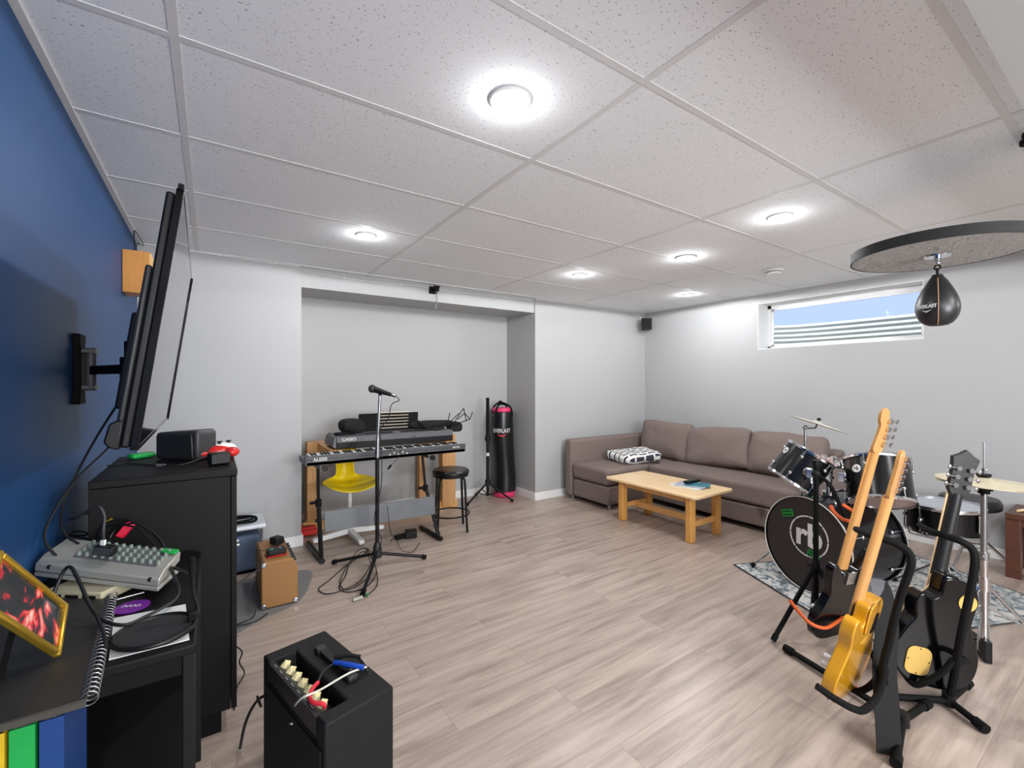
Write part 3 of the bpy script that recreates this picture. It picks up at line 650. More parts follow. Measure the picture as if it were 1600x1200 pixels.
# gold frame
A, B, Cc = V((-.2765, 1.4013, .8136)), V((-.2714, 1.3129, .7396)), V((-.3318, 1.2598, .9795))
e1 = (B - A).normalized(); e2 = (Cc - A).normalized(); e2 = (e2 - e1 * e2.dot(e1)).normalized(); A0 = A; nrm = e1.cross(e2); nrm = nrm if nrm.x > 0 else -nrm
t = thing('picture_frame', 'gold picture frame holding a red flower print, propped near the blue wall', 'picture frame', tuple(B))
L1, L2, fw = .115, .25, .011
b = MB().par(A0, e1 * L1, e2 * fw, nrm * .014).par(A0 + e2 * (L2 - fw), e1 * L1, e2 * fw, nrm * .014).par(A0 + e2 * fw, e1 * fw, e2 * (L2 - 2 * fw), nrm * .014).par(A0 + e2 * fw + e1 * (L1 - fw), e1 * fw, e2 * (L2 - 2 * fw), nrm * .014)
b.build('moulding', m_gold, t, bevel=.003)
MB().par(A0 + e1 * fw + e2 * fw + nrm * .003, e1 * (L1 - 2 * fw), e2 * (L2 - 2 * fw), nrm * .004).build('print', m_photo, t)
q = A0 + e1 * .05 + e2 * .13; MB().par(q - nrm * .0005, e1 * .012, e2 * .02, V((-.03, .02, .738 - q.z))).build('prop_leg', m_matte, t)

# ------------------------------------------------------------------ storage tub
t = thing('storage_tub', 'clear plastic tub of blue cloth behind the cabinet', 'storage box', (.1, 3.78, 0))
MB().prism([(-.05, 0), (.285, 0), (.30, .30), (-.065, .30)], (0, 3.6, 0), (1, 0, 0), (0, 0, 1), (0, 1, 0), .012, .34).build('tub', m_tub, t, bevel=.02)
MB().prism([(-.03, .012), (.27, .012), (.282, .26), (-.045, .26)], (0, 3.6, 0), (1, 0, 0), (0, 0, 1), (0, 1, 0), .03, .32).build('blue_contents', mat('blue_cloth', (118, 132, 156), .9, noise=.6, nscale=14, col2=(80, 96, 124)), t, bevel=.02)
MB().box((-.08, 3.6, .301), (.315, 3.95, .33)).build('lid', mat('frosted_lid', (214, 218, 222), .35), t, bevel=.012)
tag(MB().tube([V((.15 + .115 * cos(a), 3.74 + .085 * sin(a), .341 + .006 * sin(3 * a))) for a in [i * pi / 8 for i in range(16)]], .009, 8, 4, closed=True).tube([V((.15 + .10 * cos(a), 3.745 + .073 * sin(a), .352)) for a in [i * pi / 8 for i in range(16)]], .008, 8, 4, closed=True).build('hose_coil', m_rubber), 'coil of black rubber tubing on the tub lid', 'coil')

# ------------------------------------------------------------------ floor mat, tan amplifier
P4 = [(.03, 2.79), (.24, 2.87), (.38, 2.93), (.46, 3.02), (.53, 3.2), (.56, 3.42), (.3, 3.5), (.0, 3.4)]
tag(MB().prism([(p.x, p.y) for p in spl([(x, y, 0) for x, y in P4], 4, True)], (0, 0, 0), (1, 0, 0), (0, 1, 0), (0, 0, 1), .001, .007).build('floor_mat', m_felt), 'grey felt mat on the floor under the tan amplifier', 'mat')
t = thing('guitar_amplifier', 'small tan vinyl guitar amplifier standing on the grey mat', 'amplifier', (.33, 3.17, .008))
ax0, ay0, ay1, zz = .235, 2.96, 3.38, .012
pf = [(0, 0), (.19, 0), (.19, .205), (.165, .262), (.015, .27), (0, .255)]
for y in (ay0, ay1 - .018): MB().prism(pf, (ax0, 0, zz), (1, 0, 0), (0, 0, 1), (0, 1, 0), y, y + .018).build('side_panel', m_tweed, t, bevel=.006)
pb = [(.004, .003), (.178, .003), (.178, .2), (.155, .264), (.014, .267), (.004, .254)]
MB().prism(pb, (ax0, 0, zz), (1, 0, 0), (0, 0, 1), (0, 1, 0), ay0 + .0185, ay1 - .0185).build('body', m_tweed, t, bevel=.003)
MB().box((ax0 + .179, ay0 + .025, zz + .015), (ax0 + .184, ay1 - .025, zz + .185)).build('speaker_cloth', mat('brown_cloth', (112, 84, 52), .9, noise=.5, nscale=160), t)
MB().par((ax0 + .1795, ay0 + .025, zz + .205), (-.021, 0, .053), (0, ay1 - ay0 - .05, 0), (.003, 0, .002)).build('control_panel', m_mgrey, t)
b = MB()
for k in range(7): q = V((ax0 + .173, ay0 + .05 + k * .052, zz + .235)); b.cyl(q, q + V((.014, 0, .006)), .009, .007, 12)
b.build('knobs', m_black, t)
for (y, zc, x) in ((ay0, .012, .012), (ay0, .012, .178), (ay0, .25, .012)):
    MB().cbox((ax0 + x, y + .003, zz + zc), (.03, .014, .028)).build('corner_cap', m_steel, t, bevel=.006)
MB().tube([(ax0 + .0, 2.975, .235), (ax0 - .04, 2.97, .235), (ax0 - .1, 2.93, .21), (ax0 - .17, 2.9, .14), (ax0 - .2, 2.88, .05)], .0035, 6).build('cord', m_cord, t)
q = V((ax0 + .085, 3.06, zz + .27))
t = thing('effects_pedal', 'small black effects pedal with coloured lamps on the tan amplifier', 'pedal', tuple(q))
MB().cbox(q + V((0, 0, .021)), (.10, .07, .032), .1).build('housing', m_black, t, bevel=.006)
MB().cyl(q + V((-.025, -.01, .037)), q + V((-.025, -.01, .042)), .009).build('footswitch', mat('teal_lamp', (20, 130, 120), .3), t); MB().cyl(q + V((.02, -.01, .037)), q + V((.02, -.01, .042)), .009).build('knob', m_steel, t); MB().cbox(q + V((.0, .0, .003)), (.104, .074, .006), .1).build('base', m_red, t)
q = V((ax0 + .11, 3.26, zz + .27)); t = thing('power_adapter', 'black plug adapter with curled wire on the far end of the tan amplifier', 'adapter', tuple(q))
MB().cbox(q + V((0, 0, .024)), (.06, .07, .046), .5).build('housing', m_black, t, bevel=.008)
MB().tube([q + V((.0, 0, .03)), q + V((-.06, .03, .03)), q + V((-.12, -.02, .01)), q + V((-.09, -.1, .006)), q + V((-.02, -.08, .02)), q + V((.02, -.04, .045))], .002, 6).build('cord', m_cord, t)
P_ = [(.1, 3.0, .012), (.16, 2.95, .012), (.22, 3.02, .05), (.21, 2.99, .16), (.23, 3.05, .22)]
tag(MB().tube([(.215, 3.02, .2), (.18, 3.0, .13), (.2, 2.93, .06), (.19, 2.9, .012), (.12, 2.86, .012), (.02, 2.8, .012)], .004, 6).build('instrument_cable', m_cord), 'black cable dropping behind the tan amplifier to the mat', 'cable', 'cables by the tan amplifier')
tag(MB().tube([(.26, 2.90, .012), (.2, 2.84, .012), (.12, 2.83, .014), (.05, 2.78, .014), (0, 2.75, .01)], .004, 6).build('instrument_cable', m_cord), 'black cable lying across the near edge of the grey mat', 'cable', 'cables by the tan amplifier')
tag(MB().tube([W(362, 1006, 2.0), W(378, 1018, 2.0), W(374, 1035, 2.0), W(382, 1052, 2.0), W(370, 1075, 1.9), W(366, 1110, 1.8)], .003, 6).build('loose_cable', m_cord), 'thin black cord winding on the floor beside the cabinet', 'cord')

# ------------------------------------------------------------------ black amplifier in front
zt = .42; a = V((.139, 1.69, 0)); e1 = V((.103, -.434, 0)).normalized(); e2 = V((e1.y, -e1.x, 0)); e2 = -e2 if e2.x < 0 else e2
LA, LB = .45, .205
t = thing('guitar_amplifier', 'black combo amplifier with cream knobs in the foreground', 'amplifier', (.32, 1.48, 0))
# shell: back/side block, channel for the controls at the left
ch0, ch1 = .035, .085
MB().prism([(0, 0), (.05, 0), (.05, ch1), (LA - .05, ch1), (LA - .05, 0), (LA, 0), (LA, LB), (0, LB)], a, e1, e2, (0, 0, 1), .012, zt).par(a + e1 * .0505 + e2 * .0005 + V((0, 0, .013)), e1 * (LA - .101), e2 * (ch1 - .001), (0, 0, zt - .0745)).build('cabinet', m_tolex, t, bevel=.006)
MB().prism([(0, -.0605), (ch1 - .001, -.0605), (ch1 - .012, -.048), (.012, -.004), (0, -.006)], a + V((0, 0, zt)), e2, (0, 0, 1), e1, .0505, LA - .0505).build('control_panel', m_dgrey, t)
b = MB()
sl = (e2 * -.056 + V((0, 0, .034))).normalized(); pn = e1.cross(sl); pn = pn if pn.z > 0 else -pn
for k in range(7):
    q = a + V((0, 0, zt - .022)) + e1 * (.085 + k * .044) + e2 * .035; b.cyl(q, q + pn * .016, .016, .011, 8)
    b.par(q + pn * .016 - sl * .010 - e1 * .002, sl * .020, e1 * .004, pn * .006)
b.build('knobs', m_cream, t)
MB().par(a + V((0, 0, zt - .012)) + e1 * .06 + e2 * .022, e1 * .016, sl * -.014, pn * .004).build('power_switch', m_matte, t)
b = MB(); [b.par(a + V((0, 0, zt - .0065)) + e1 * (.075 + k * .044) + e2 * .011 + pn * .0008, e1 * .02, sl * .004, pn * .0004) for k in range(7)]; b.build('lettering', m_logo, t)
hq = a + e2 * .135 + V((0, 0, zt))
hd = MB().par(hq + e1 * .12 - e2 * .012 + V((0, 0, .010)), e1 * .21, e2 * .024, (0, 0, .005)).build('handle', m_black, t, bevel=.002)
for k in (.105, .31): MB().par(hq + e1 * k - e2 * .016, e1 * .035, e2 * .032, (0, 0, .016)).build('end_cap', m_dgrey, hd, bevel=.004)
for i in (.03, LA - .05):
    for j in (.02, LB - .04): MB().cyl(a + e1 * i + e2 * (j + .01) + V((0, 0, 0)), a + e1 * i + e2 * (j + .01) + V((0, 0, .0115)), .012).build('foot', m_rubber, t)
MB().par(a + e1 * .02 - e2 * .004 + V((0, 0, .03)), e1 * (LA - .04), e2 * .0035, (0, 0, zt - .11)).build('speaker_grille', m_grille, t)
# cable tied with blue clamp, red jack and white wire
top = zt + .001
q = ZP(540, 1038, top + .02)
t = thing('spring_clamp', 'black and blue spring clamp resting on the black amplifier', 'clamp', tuple(q))
k0 = ZP(523, 1035, top + .02); k1 = ZP(568, 1043, top + .02); k2 = ZP(563, 1026, top + .03)
MB().tube([k0, (k0 + k1) / 2 + V((0, -.008, .004)), k1], .008, 8).build('blue_jaw', m_bluec, t)
MB().tube([k0 + V((0, .006, .012)), (k0 + k2) / 2 + V((0, .006, .01)), k2], .006, 8).tube([ZP(530, 1042, top + .02), ZP(545, 1048, top + .018), ZP(556, 1040, top + .02)], .006, 8).build('handle', m_black, t)
t = thing('patch_cable', 'cable with red jack plugged into the black amplifier', 'cable', tuple(ZP(500, 1075, top)))
MB().tube([ZP(497, 1066, top + .008), ZP(505, 1050, top + .012), ZP(520, 1038, top + .012), ZP(535, 1026, top + .03), ZP(555, 1024, top + .03), ZP(570, 1040, top + .012), ZP(574, 1050, top + .006)], .004, 8).build('cord', m_cord, t)
MB().tube([ZP(497, 1066, top + .008), ZP(487, 1078, top + .006), ZP(484, 1090, top + .004), ZP(490, 1098, top + .004), ZP(505, 1100, top + .004), ZP(507, 1106, top - .01)], .0058, 8).build('red_sleeve', m_cordr, t)
tag(MB().tube([ZP(573, 1042, top + .012), ZP(545, 1052, top + .02), ZP(500, 1078, top + .022), ZP(470, 1092, top + .016), W(456, 1112, 1.36), W(452, 1128, 1.33), W(456, 1131, 1.30)], .0028, 6).build('white_cable', m_cordg), 'thin off-white cable crossing the top of the black amplifier', 'cable')
tag(MB().tube([W(425, 1082, 1.55), W(405, 1092, 1.6), W(392, 1110, 1.62), W(382, 1135, 1.62), W(375, 1170, 1.6)], .005, 8).tube([W(402, 1092, 1.6), W(408, 1104, 1.55), W(402, 1088, 1.52)], .004, 6).build('speaker_lead', m_cord), 'thick black lead leaving the left side of the black amplifier', 'cable')

# ------------------------------------------------------------------ microphone stand
bx, by = .985, 3.25
t = thing('microphone_stand', 'black and chrome microphone stand in front of the keyboards', 'microphone stand', (bx, by, 0))
MB().cyl((bx, by, .12), (bx, by, .80), .014).build('lower_tube', m_black, t)
MB().cyl((bx, by, .78), (bx + .002, by, .84), .02).cyl((bx + .002, by, .84), (bx + .004, by, .93), .0165, .014).build('clutch', m_steel, t)
MB().cyl((bx + .004, by, .92), (bx + .02, by, 1.225), .0105).build('upper_tube', m_steel, t)
MB().lathe([(0, .06), (.03, .06), (.036, .085), (.026, .15), (.016, .17), (0, .17)], (bx, by, 0), (0, 0, 1), 20).build('hub', m_dgrey, t)
for (fx, fy) in ((.73, 3.44), (1.31, 3.16), (.77, 2.83)):
    d = V((fx - bx, fy - by, 0)); lg = MB().cyl((bx + d.x * .08, by + d.y * .08, .085), (fx, fy, .022), .011).build('leg', m_black, t)
    MB().cyl((fx - d.x * .06, fy - d.y * .06, .026), (fx + d.x * .03, fy + d.y * .03, .017), .016).build('rubber_foot', m_rubber, lg)
mq = V((bx + .02, by - .002, 1.24))
MB().cyl(mq - V((0, 0, .015)), mq + V((0, 0, .012)), .012).build('clip', m_black, t)
m0 = W(577, 606, 3.2); m1 = W(612, 617, 3.2); dd = (m1 - m0).normalized()
t = thing('microphone', 'black handheld microphone clipped to the top of its stand', 'microphone', tuple((m0 + m1) / 2))
MB().ell(m0 + dd * .022, (.028, .028, .030), 18).build('grille', mat('dark_mesh', (34, 34, 35), .6), t)
MB().cyl(m0 + dd * .045, m1, .023, .012).build('handle', m_black, t)
MB().cyl(m1, m1 + dd * .03, .012).build('connector', m_steel, t)
me_ = m1 + dd * .035
P_ = [me_, me_ + V((.02, 0, -.03)), W(612, 632, 3.2), W(606, 655, 3.2), W(593, 672, 3.2), V((bx + .02, by - .02, .9)), V((bx + .025, by - .02, .6)), V((bx - .03, by - .03, .35)), V((bx + .02, by - .03, .18)), V((bx - .05, by - .06, .06))]
tag(MB().tube(P_, .0032, 6).build('microphone_cable', m_cord), 'black cable from the microphone running down its stand', 'cable')
Lp = [ZP(577, 860, .03), ZP(548, 880, .012), ZP(540, 900, .006), ZP(530, 918, .006), ZP(545, 925, .006), ZP(575, 915, .006), ZP(588, 890, .02), ZP(570, 862, .06), ZP(545, 880, .012), ZP(515, 906, .006), ZP(498, 920, .006), ZP(510, 928, .006), ZP(535, 922, .006), ZP(565, 905, .01), ZP(583, 868, .07), ZP(562, 858, .07), ZP(532, 905, .01), ZP(545, 921, .006), ZP(580, 895, .02), ZP(572, 858, .1), ZP(585, 880, .06), ZP(590, 910, .008), ZP(580, 925, .008), ZP(568, 932, .012)]
t = thing('cable_coil', 'loose black cable coiled over the near foot of the microphone stand', 'cable', tuple(ZP(545, 910, 0)))
MB().tube(Lp, .0034, 6, 8).build('cord', m_cord, t); q0, q1 = ZP(566, 933, .012), ZP(551, 938, .012)
MB().cyl(q0, q1, .011).build('plug', m_silver, t); MB().torus(ZP(574, 930, .012), (1, .4, 0), .008, .003).build('green_band', m_green, t)

# ------------------------------------------------------------------ keyboards, their stand and the lumber rack
t = thing('keyboard_stand', 'black metal stand carrying the long keyboard', 'keyboard stand', (1.15, 3.65, 0))
for (x, y0, y1, xt) in ((.665, 3.5, 3.97, .655), (1.575, 3.45, 3.84, 1.50)):
    MB().cyl((x, y0, .02), (x - .02, y1, .02), .019).build('foot_bar', m_black, t)
    MB().tube([(x, y0 + .05, .035), (xt, 3.6, .44)], .016, 8, smooth=False).tube([(xt, 3.6, .42), (xt - (.02 if x > 1 else .0), 3.62, .704)], .012, 8, smooth=False).build('upright', m_black, t)
    MB().cyl((xt, 3.6, .40), (xt, 3.6, .45), .022).cyl((xt - .015, 3.6, .43), (xt - .06, 3.6, .43), .012).build('height_knob', m_matte, t)
    MB().cyl((x - .01, 3.58, .3), (x - .035, 3.58, .3), .012).build('lock_knob', m_matte, t)
    MB().cyl((xt - .02, 3.5, .706), (xt - .02, 3.78, .706), .012).cyl((xt + .03, 3.51, .69), (xt + .03, 3.53, .69), .022).build('support_arm', m_black, t)
MB().par((.69, 3.555, .21), (.87, -.03, 0), (0, .012, 0), (0, .02, .15)).build('brace_panel', mat('steel_grey_panel', (96, 98, 101), .45, noise=.4, nscale=12), t, bevel=.003)
KX0, KX1, KY, KZ = .55, 1.83, 3.5, .722
t = thing('digital_piano', 'long dark grey digital piano with 88 keys on the black stand', 'keyboard', (1.19, 3.64, KZ))
MB().box((KX0, KY, KZ), (KX1, KY + .28, KZ + .04)).prism([(0, .0405), (.055, .0405), (.055, .062), (.004, .068), (0, .065)], (0, KY, KZ), (0, 1, 0), (0, 0, 1), (1, 0, 0), KX0, KX1).build('case', mat('slate_plastic', (70, 71, 75), .45), t, bevel=.004)
MB().box((KX0 + .01, KY - .0, KZ - .001), (KX1 - .01, KY + .002, KZ + .022)).build('lower_band', m_black, t)
b = MB(); nk = 52; kw = (KX1 - KX0 - .07) / nk
for k in range(nk): b.box((KX0 + .035 + k * kw + .0006, KY + .06, KZ + .041), (KX0 + .035 + (k + 1) * kw - .0006, KY + .2, KZ + .062))
b.build('white_keys', m_paper, t)
b = MB()
for k in range(nk - 1):
    if k % 7 in (0, 1, 3, 4, 5): x = KX0 + .035 + (k + 1) * kw; b.box((x - .0055, KY + .062, KZ + .0625), (x + .0055, KY + .155, KZ + .073))
b.build('black_keys', m_black, t)
b = MB(); text_into(b, 'ALESIS', .034, (KX0 + .1, KY - .0008, KZ + .040), (1, 0, 0), (0, 0, 1), .0005, .0006); text_into(b, 'RECITAL', .018, (KX1 - .09, KY - .0008, KZ + .043), (1, 0, 0), (0, 0, 1), .0005, .0004); b.build('lettering', m_logo, t)
b = MB()
for k in range(5): q = V((1.16 + k * .035, KY - .0, KZ + .03 + .012 * (k % 2))); b.cyl(q, q - V((0, .004, 0)), .006)
b.build('buttons', m_logo, t)
# lumber rack
t = thing('wooden_rack', 'rough lumber frame behind the digital piano carrying the second keyboard', 'rack', (1.4, 4.4, 0))
MB().box((.70, 4.36, .03), (.79, 4.46, .79)).build('post', m_lumber, t, bevel=.003)
MB().box((1.98, 4.30, .03), (2.13, 4.40, .775)).build('post', m_lumber, t, bevel=.003)
MB().box((.792, 3.80, .69), (.88, 4.58, .774)).build('arm', m_pine, t, bevel=.003)
MB().box((1.8, 3.82, .69), (1.89, 4.58, .774)).build('arm', m_pine, t, bevel=.003)
MB().box((.66, 4.32, 0), (2.16, 4.355, .085)).build('bottom_rail', m_pine, t, bevel=.003)
MB().box((.88, 4.461, .69), (1.8, 4.50, .774)).box((.88, 4.465, .0), (1.9, 4.50, .03)).build('top_rail', m_pine, t, bevel=.003)
MB().box((.715, 4.47, .0), (.78, 4.6, .69)).box((1.81, 4.51, .0), (1.88, 4.58, .689)).build('rear_leg', m_lumber, t, bevel=.003)
# second keyboard
CX0, CX1, CY, CZ_ = .81, 1.88, 3.85, .776
t = thing('electric_keyboard', 'older grey and black keyboard on the lumber rack, behind the long one', 'keyboard', (1.34, 4.02, CZ_))
MB().box((CX0 + .03, CY, CZ_), (CX1, CY + .34, CZ_ + .0495)).build('lower_case', m_black, t, bevel=.004)
MB().prism([(0, .05), (.34, .05), (.34, .108), (.14, .104), (.05, .103), (0, .098)], (0, CY, CZ_), (0, 1, 0), (0, 0, 1), (1, 0, 0), CX0 + .03, CX1).build('upper_case', m_mgrey, t, bevel=.004)
MB().prism([(0, .02), (.0295, .0), (.0295, .1), (.012, .096)], (CX0, 0, CZ_), (1, 0, 0), (0, 0, 1), (0, 1, 0), CY + .01, CY + .33).build('end_cheek', m_mgrey, t, bevel=.004)
MB().par((CX0 + .28, CY + .06, CZ_ + .1), (.24, 0, 0), (0, .07, .002), (0, 0, .003)).par((CX0 + .6, CY + .06, CZ_ + .1), (.3, 0, 0), (0, .07, .002), (0, 0, .003)).build('speaker_grilles', m_matte, t)
MB().par((CX0 + .53, CY + .05, CZ_ + .1), (.06, 0, 0), (0, .1, .003), (0, 0, .003)).build('display', m_silver, t)
b = MB(); text_into(b, 'CASIO', .034, (CX0 + .125, CY - .0012, CZ_ + .076), (1, 0, 0), (0, 0.0, 1), .0008, .001, sx=1.15); b.build('lettering', m_logo, t)
# music rest
o = V((1.10, 4.085, CZ_ + .108)); U = V((.50, 0, .0)); Vv = V((.0, .06, .15))
pl = V((.04, 0, 0))
t = thing('music_rest', 'black slotted music rest standing on the rear keyboard', 'music rest', (1.35, 4.1, CZ_ + .105))
b = MB(); nn2 = V((0, -.004, .0016))
Vv = V((.03, .06, .155))
b.par(o - pl, V((.19, 0, 0)), Vv, nn2).par(o + V((.43, 0, 0)), V((.09, 0, 0)), Vv, nn2)
for k in range(6): b.par(o + V((.15, 0, 0)) + Vv * (k * .178), V((.28, 0, 0)), Vv * .11, nn2)
b.build('plate', m_matte, t)
tag(MB().par(o + V((.13, .012, .0)) + Vv * .0, V((.31, 0, 0)), Vv * 1.06, V((0, .01, -.002))).build('sheet_music', mat('cream_paper', (212, 200, 180), .8)), 'cream sheet music behind the slots of the music rest', 'paper')
tag(MB().puff((1.02, 4.1, CZ_ + .165), (.2, .18, .13), wr=.02).build('black_pouch', mat('black_cloth', (20, 20, 21), .9)), 'rounded black bag on the rear keyboard, left of the music rest', 'bag')
b = MB().puff((1.76, 4.08, CZ_ + .145), (.46, .12, .07), wr=.02, seed=3).puff((1.99, 4.05, CZ_ + .11), (.14, .12, .10), wr=.01)
b.tube([(1.6, 4.02, .96), (1.66, 3.93, .9), (1.74, 3.9, .89), (1.82, 3.92, .9)], .012, 8)
tag(b.build('stand_bag', MATS['black_cloth']), 'long black soft bag draped over the right end of rear keyboard', 'bag')
tag(MB().cbox((.93, 3.97, CZ_ + .115), (.16, .06, .022), .15).cbox((.98, 3.96, CZ_ + .128), (.05, .04, .02), .4).build('remote_pouch', m_matte, bevel=.004), 'small black pouch on the left end of the rear keyboard', 'pouch')
t = thing('music_stand', 'folded black wire music stand poking up beside the soft bag', 'music stand', (1.92, 4.05, CZ_ + .11))
b = MB(); q = V((1.93, 3.98, .9))
for (p0, p1) in (((0, 0, 0), (.13, 0, .17)), ((.06, 0, .06), (.14, 0, .12)), ((.13, 0, .17), (.16, 0, .04)), ((-.05, 0, 0), (-.02, 0, .13)), ((.0, 0, .0), (.2, 0, .06)), ((.2, 0, .06), (.23, 0, .13)), ((.14, 0, .12), (.2, 0, .06)), ((-.02, 0, .04), (.08, 0, .12)), ((-.04, 0, -.02), (.02, 0, .01))):
    b.cyl(q + V(p0), q + V(p1), .0045, seg=8)
b.build('frame', m_matte, t)
# cables on the keyboards
tag(MB().tube([W(560, 662, 4.0), W(563, 680, 3.9), W(548, 700, 3.6), W(566, 690, 3.7), W(590, 706, 3.3), W(620, 700, 3.4), W(650, 680, 3.8)], .003, 6).build('loose_cable', m_cord), 'thin black wire draped across both keyboards', 'cord')
t = thing('hanging_plug', 'black plug dangling from a wire below the long keyboard', 'plug', tuple(W(612, 725, 3.6)))
MB().tube([W(628, 697, 3.45), W(622, 715, 3.45), W(611, 727, 3.42)], .0025, 6).build('cord', m_cord, t); MB().cyl(W(611, 727, 3.42), W(606, 733, 3.42), .009, .006).build('plug_body', m_matte, t)
tag(MB().tube([W(605, 790, 3.5), W(610, 830, 3.5), W(620, 845, 3.5), ZP(628, 860, .006), ZP(645, 862, .006), ZP(656, 848, .006)], .0025, 6).build('loose_cable', m_cord), 'thin dark wire curving on the floor to the black adapter', 'cord')
q = ZP(636, 842, 0); t = thing('power_adapter', 'black power brick on the floor beneath the keyboard stand', 'adapter', tuple(q))
MB().cbox(q + V((.04, .02, .032)), (.10, .09, .06), -.3).build('housing', m_black, t, bevel=.01); MB().cbox(q + V((-.05, .03, .02)), (.09, .05, .036), .2).build('plug', m_matte, t, bevel=.008)
MB().tube([q + V((-.06, .02, .02)), q + V((-.11, .03, .012)), q + V((-.14, .0, .008))], .004, 6).build('cord', m_cord, t)
q = ZP(481, 838, 0); t = thing('red_box', 'small red plastic box on the floor by the alcove corner', 'box', tuple(q))
MB().cbox(q + V((.01, .02, .035)), (.13, .09, .045), -.1).build('base', m_red, t, bevel=.006); MB().cbox(q + V((.01, .02, .068)), (.115, .08, .02), -.1).build('lid', m_red, t, bevel=.006); MB().cbox(q + V((.0, .02, .083)), (.05, .02, .01), -.1).build('latch', mat('dark_red', (110, 14, 14), .5), t)

# ------------------------------------------------------------------ yellow swivel chair
cx, cy = .978, 4.005
t = thing('swivel_chair', 'yellow plastic swivel chair behind the keyboard stand', 'chair', (cx, cy, 0))
b = MB(); rows = []
for i in range(15):
    v = i / 14
    row = []
    for j in range(17):
        u = j / 16 * 2 - 1
        if v < .6:
            yy = cy - .21 + v / .6 * .40; wdt = .225 * (1 - .62 * (abs(v - .24) / .36) ** 3); zz_ = .445 + .05 * u * u - .02 * sin(v / .6 * pi)
            if v < .12: zz_ -= (.12 - v) * .25
        else:
            k = (v - .6) / .4; yy = cy + .19 + .07 * k; zz_ = .46 + .30 * k + .02 * u * u; wdt = .08 + .09 * max(0, k - .45); yy -= .05 * u * u
        row.append(b._v((cx + wdt * u, yy, zz_)))
    rows.append(row)
for A, B in zip(rows, rows[1:]):
    for j in range(16): b.face([A[j], A[j + 1], B[j + 1], B[j]])
o = b.build('seat_shell', m_yellow, t); md = o.modifiers.new('s', 'SOLIDIFY'); md.thickness = .012; md = o.modifiers.new('ss', 'SUBSURF'); md.levels = md.render_levels = 1
MB().cyl((cx, cy, .06), (cx, cy, .25), .026).cyl((cx, cy, .25), (cx, cy, .41), .018).cyl((cx, cy, .405), (cx, cy, .425), .08).build('column', m_white, t)
for k, an in enumerate((.08, .08 + pi / 2, .08 + pi, .08 + 1.5 * pi)):
    d = V((cos(an), sin(an), 0)); s_ = V((-sin(an), cos(an), 0))
    MB().prism([(0, .03), (.29, .008), (.30, .02), (.30, .042), (.03, .075), (0, .075)], (cx, cy, 0), d, (0, 0, 1), s_, -.022, .022).build('base_arm', m_white, t, bevel=.006)

# ------------------------------------------------------------------ stool
sx, sy = 1.775, 3.68
t = thing('stool', 'round black metal stool at the right end of the keyboards', 'stool', (sx, sy, 0))
MB().lathe([(0, .50), (.155, .50), (.165, .512), (.165, .53), (.15, .547), (0, .55)], (sx, sy, 0), (0, 0, 1), 40).build('seat', m_vinyl, t)
MB().torus((sx, sy, .492), (0, 0, 1), .15, .009).build('seat_ring', m_black, t)
for k in range(4):
    an = .45 + k * pi / 2; d = V((cos(an), sin(an), 0)); c0 = V((sx, sy, 0))
    MB().tube([c0 + d * .06 + V((0, 0, .488)), c0 + d * .135 + V((0, 0, .478)), c0 + d * .158 + V((0, 0, .43)), c0 + d * .17 + V((0, 0, .2)), c0 + d * .185 + V((0, 0, .004))], .011, 10).build('leg', m_black, t)
MB().torus((sx, sy, .15), (0, 0, 1), .165, .0075).build('foot_ring', m_black, t)

# ------------------------------------------------------------------ pole stand, punching bag
px_, py_ = 2.57, 4.38
t = thing('speaker_stand', 'bare black tripod pole standing left of the punching bag', 'stand', (px_, py_, 0))
MB().cyl((px_, py_, .05), (px_, py_, .72), .017).build('lower_tube', m_black, t)
MB().cyl((px_, py_, .7), (px_, py_, 1.155), .0185).build('upper_tube', m_matte, t)
MB().cyl((px_, py_, .66), (px_, py_, .73), .027).cyl((px_, py_, .7), (px_ - .05, py_ - .03, .7), .01).build('clamp', m_black, t)
MB().cyl((px_, py_ - .0, .5), (px_, py_, .535), .0185).build('label_band', m_logo, t)
for (fx, fy) in ((2.74, 4.12), (2.25, 4.27), (2.55, 4.61)):
    lg = MB().cyl((px_, py_, .20), (fx, fy, .02), .011).cyl((px_, py_, .055), ((px_ + fx) / 2, (py_ + fy) / 2, .11), .006).build('leg', m_black, t)
    MB().cyl(V((fx, fy, .02)) - (V((fx, fy, 0)) - V((px_, py_, 0))) * .05 + V((0, 0, .008)), (fx, fy, .016), .017).build('rubber_foot', m_rubber, lg)
MB().cyl((px_, py_, .18), (px_, py_, .23), .03).build('hub', m_black, t)
qx, qy = 2.80, 4.44
t = thing('punching_bag', 'tall black punching bag with pink ends leaning in the alcove corner', 'punching bag', (qx, qy, 0))
def bagp(zv): return V((qx + .028 * (1 - zv / 1.05) + .012 * sin(zv * 6), qy, zv))
def bag_mb(z0, z1, r0, n, k=0):
    b = MB(); rows = []
    for i in range(n + 1):
        zv = z0 + (z1 - z0) * i / n; c = bagp(zv); r = r0 * (1 + .035 * sin(zv * 9 + 1)) 
        rows.append([b._v(c + V((r * cos(2 * pi * j / 36), r * sin(2 * pi * j / 36), 0))) for j in range(36)])
    for A, B in zip(rows, rows[1:]):
        for j in range(36): b.face([A[j], A[(j + 1) % 36], B[(j + 1) % 36], B[j]])
    b.face(rows[0][::-1]); b.face(rows[-1]); return b
bag_mb(.075, .985, .132, 24).build('body', mat('bag_vinyl', (17, 17, 18), .3, noise=.2, nscale=9, bump=.5), t, ang=60)
bag_mb(.0, .0745, .122, 4).build('lower_band', m_pink, t, bevel=.02)
bag_mb(.9855, 1.035, .118, 3).build('upper_band', m_pink, t, bevel=.012)
b = MB()
